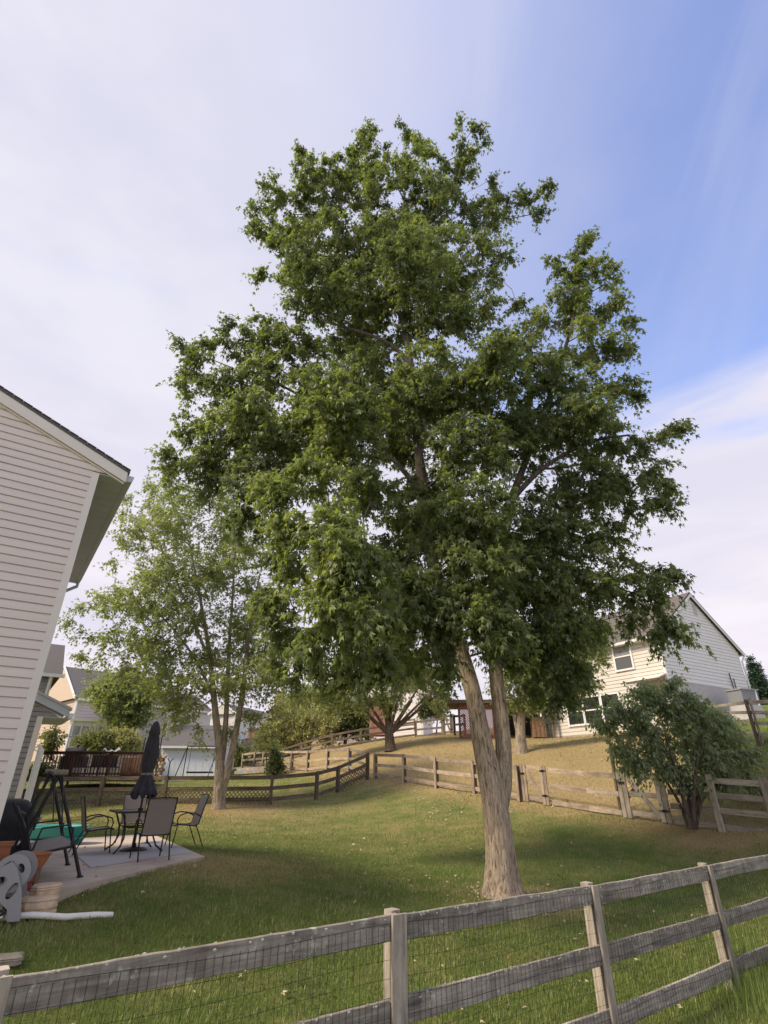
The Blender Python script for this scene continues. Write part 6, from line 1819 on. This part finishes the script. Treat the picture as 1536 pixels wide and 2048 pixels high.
# ------------------------------------------------------------------ grass blades and fallen leaves
def field(n, ymin, ymax, hmin, hmax, wd, seed, power=1.0):
    rg = np.random.default_rng(seed)
    Y = ymin + (ymax - ymin) * rg.random(n) ** power
    X = (rg.random(n) * 2 - 1) * (Y * .86 + .6)
    zg = gz_arr(X, Y)
    # keep off the patio and out of the houses
    def inside(poly):
        c = np.zeros(n, bool)
        m_ = len(poly)
        for i in range(m_):
            x1, y1 = poly[i][0], poly[i][1]; x2, y2 = poly[(i + 1) % m_][0], poly[(i + 1) % m_][1]
            cond = ((y1 > Y) != (y2 > Y)) & (X < (x2 - x1) * (Y - y1) / ((y2 - y1) + 1e-9) + x1)
            c ^= cond
        return c
    keep = ~inside([(p_.x, p_.y) for p_ in sl])
    keep &= (X * .0 + (X - H0_.x) * BX.x + (Y - H0_.y) * BX.y) > .02 - 6 * (Y > 14.2)
    keep &= np.hypot(X - L1[0][0].x, Y - L1[0][0].y) > .36
    X, Y, zg = X[keep], Y[keep], zg[keep]; n = len(X)
    fine_ = np.array([mnoise.noise(Vector((a * 1.3, b_ * 1.3, 0))) * .022 + mnoise.noise(Vector((a * .4, b_ * .4, 5))) * .03 for a, b_ in zip(X, Y)])
    pn = np.array([mnoise.noise(Vector((a * 1.1, b_ * 1.1, 7))) + .6 * mnoise.noise(Vector((a * 4.1, b_ * 4.1, 2))) for a, b_ in zip(X, Y)])
    zg = zg + fine_ - .004
    zg = np.where(sl_in(X, Y, 1.0), np.minimum(zg, -1.317), zg)
    ang = rg.random(n) * 6.283; lean = rg.random(n) * .75
    h = (hmin + (hmax - hmin) * rg.random(n)) * (1 + .5 * np.clip(pn, -1, 1))
    dx, dy = np.cos(ang), np.sin(ang)
    w = wd * (.6 + .8 * rg.random(n))
    b1 = np.stack([X - dy * w, Y + dx * w, zg], 1); b2 = np.stack([X + dy * w, Y - dx * w, zg], 1)
    md1 = np.stack([X + dx * lean * h * .35 - dy * w * .7, Y + dy * lean * h * .35 + dx * w * .7, zg + h * .6], 1)
    md2 = np.stack([X + dx * lean * h * .35 + dy * w * .7, Y + dy * lean * h * .35 - dx * w * .7, zg + h * .6], 1)
    tpp = np.stack([X + dx * lean * h, Y + dy * lean * h, zg + h], 1)
    V = np.stack([b1, b2, md1, md2, tpp], 1).reshape(-1, 3)
    tt = np.array([(0, 1, 3), (0, 3, 2), (2, 3, 4)]) if ymin < 5 else np.array([(0, 1, 4)])
    T = (tt[None] + (np.arange(n) * 5)[:, None, None]).reshape(-1, 3)
    dr = dryness(X, Y)
    tint = np.zeros((n, 3)); tint[:, 0] = np.clip(.42 + .55 * pn + rg.normal(size=n) * .28, 0, 1)
    pd = np.clip(dr * 1.2 + .45 * (pn - .1), 0.06, .97)
    tint[:, 1] = np.where(rg.random(n) < pd, .55 + .45 * rg.random(n), .12 * rg.random(n))
    return V, T, np.repeat(tint, 5, axis=0)
for i, (n, y0, y1, h0, h1, wd, pw) in enumerate(((190000, 2.6, 9.0, .028, .062, .0028, .8), (150000, 8.0, 18.0, .03, .07, .005, .8), (110000, 17.0, 42.0, .035, .08, .010, .8))):
    V, T, TI = field(n, y0, y1, h0, h1, wd, 40 + i, pw)
    o = link('grass', npmesh('grass', V, T, 'grass', TI))
    tag(o, ['short green grass blades of the near lawn', 'short grass blades of the middle lawn', 'dry grass blades on the far slope'][i], 'grass', kind='stuff')
V, T, TI = field(9000, 2.8, 13.0, .05, .10, .005, 91, .8)
tag(link('grass_tufts', npmesh('grass_tufts', V, T, 'grass', TI)), 'coarser longer grass tufts standing out of the lawn', 'grass', kind='stuff')
rg = np.random.default_rng(31); cen = np.stack([(rg.random(70) * 2 - 1), rg.random(70)], 1)
cy = 4.2 + 9 * cen[:, 1]; cx = cen[:, 0] * cy * .7; ok = ~sl_in(cx, cy, .4); cx, cy = cx[ok], cy[ok]
m_ = 60; X = np.repeat(cx, m_) + rg.normal(size=len(cx) * m_) * .13; Y = np.repeat(cy, m_) + rg.normal(size=len(cx) * m_) * .13
ok = ~sl_in(X, Y, .1); X, Y = X[ok], Y[ok]
pos = np.stack([X, Y, gz_arr(X, Y) + .035 + .02 * rg.random(len(X))], 1)
ti = np.zeros((len(X), 3)); ti[:, 0] = .3 + .5 * rg.random(len(X))
V, T, TI = scatter(OVAL_V * np.array([1.6, 1, 1]), OVAL_T, pos, rg.normal(size=(len(X), 3)) * np.array([1, 1, .2]), np.array([[0, 0, 1.0]]) + rg.normal(size=(len(X), 3)) * .3, .022 + .02 * rg.random(len(X)), ti)
tag(link('clover', npmesh('clover', V, T, 'leaf_dark', TI)), 'low patches of broad leafed clover in the near lawn', 'clover', kind='stuff')
# taller grass at the post foot on the right
rg = np.random.default_rng(77)
n = 2600; c_ = np.array([[4.2, 7.5], [5.0, 8.3], [2.3, 6.1]])[rg.choice(3, n, p=[.5, .35, .15])]
XY = c_ + rg.normal(size=(n, 2)) * .38
zg = gz_arr(XY[:, 0], XY[:, 1]); h = .10 + .22 * rg.random(n); a = rg.random(n) * 6.28; le = rg.random(n) * .6; w = .004
dx, dy = np.cos(a), np.sin(a)
V = np.stack([np.stack([XY[:, 0] - dy * w, XY[:, 1] + dx * w, zg], 1), np.stack([XY[:, 0] + dy * w, XY[:, 1] - dx * w, zg], 1), np.stack([XY[:, 0] + dx * le * h, XY[:, 1] + dy * le * h, zg + h], 1)], 1).reshape(-1, 3)
T = np.arange(n * 3).reshape(-1, 3)
ti = np.zeros((n * 3, 3)); ti[:, 0] = .6
tag(link('tall_grass', npmesh('tall_grass', V, T, 'grass', ti)), 'longer green grass round the foot of the near fence at lower right', 'grass', kind='stuff')

M['dead_leaf'] = plain('pale_dead_leaf', (.46, .38, .25), .8, .35, 12, bstr=.1)
rg = np.random.default_rng(5)
n = 2600
Y = np.concatenate([3 + 16 * rg.random(900), 19 + 18 * rg.random(1700)]); X = (rg.random(n) * 2 - 1) * Y * .75
X[900:] = (.05 + .5 * rg.random(1700)) * Y[900:]
aa = rg.random(260) * 6.283; rr_ = .3 + rg.exponential(size=260) * .45; X[:260] = L1[0][0].x + np.cos(aa) * rr_; Y[:260] = L1[0][0].y + np.sin(aa) * rr_
zg = gz_arr(X, Y) + .045
pos = np.stack([X, Y, zg], 1)
V, T, TI = scatter(LEAF_V, LEAF_T, pos, rg.normal(size=(n, 3)) * np.array([1, 1, .25]), rg.normal(size=(n, 3)) * .35 + np.array([0, 0, 1]), .03 + .05 * rg.random(n) * (1 + (Y > 15) * .8), np.zeros((n, 3)))
o = link('fallen_leaves', npmesh('fallen_leaves', V, T, 'dead_leaf')); tag(o, 'pale fallen leaves scattered over the lawn', 'leaves', kind='stuff')
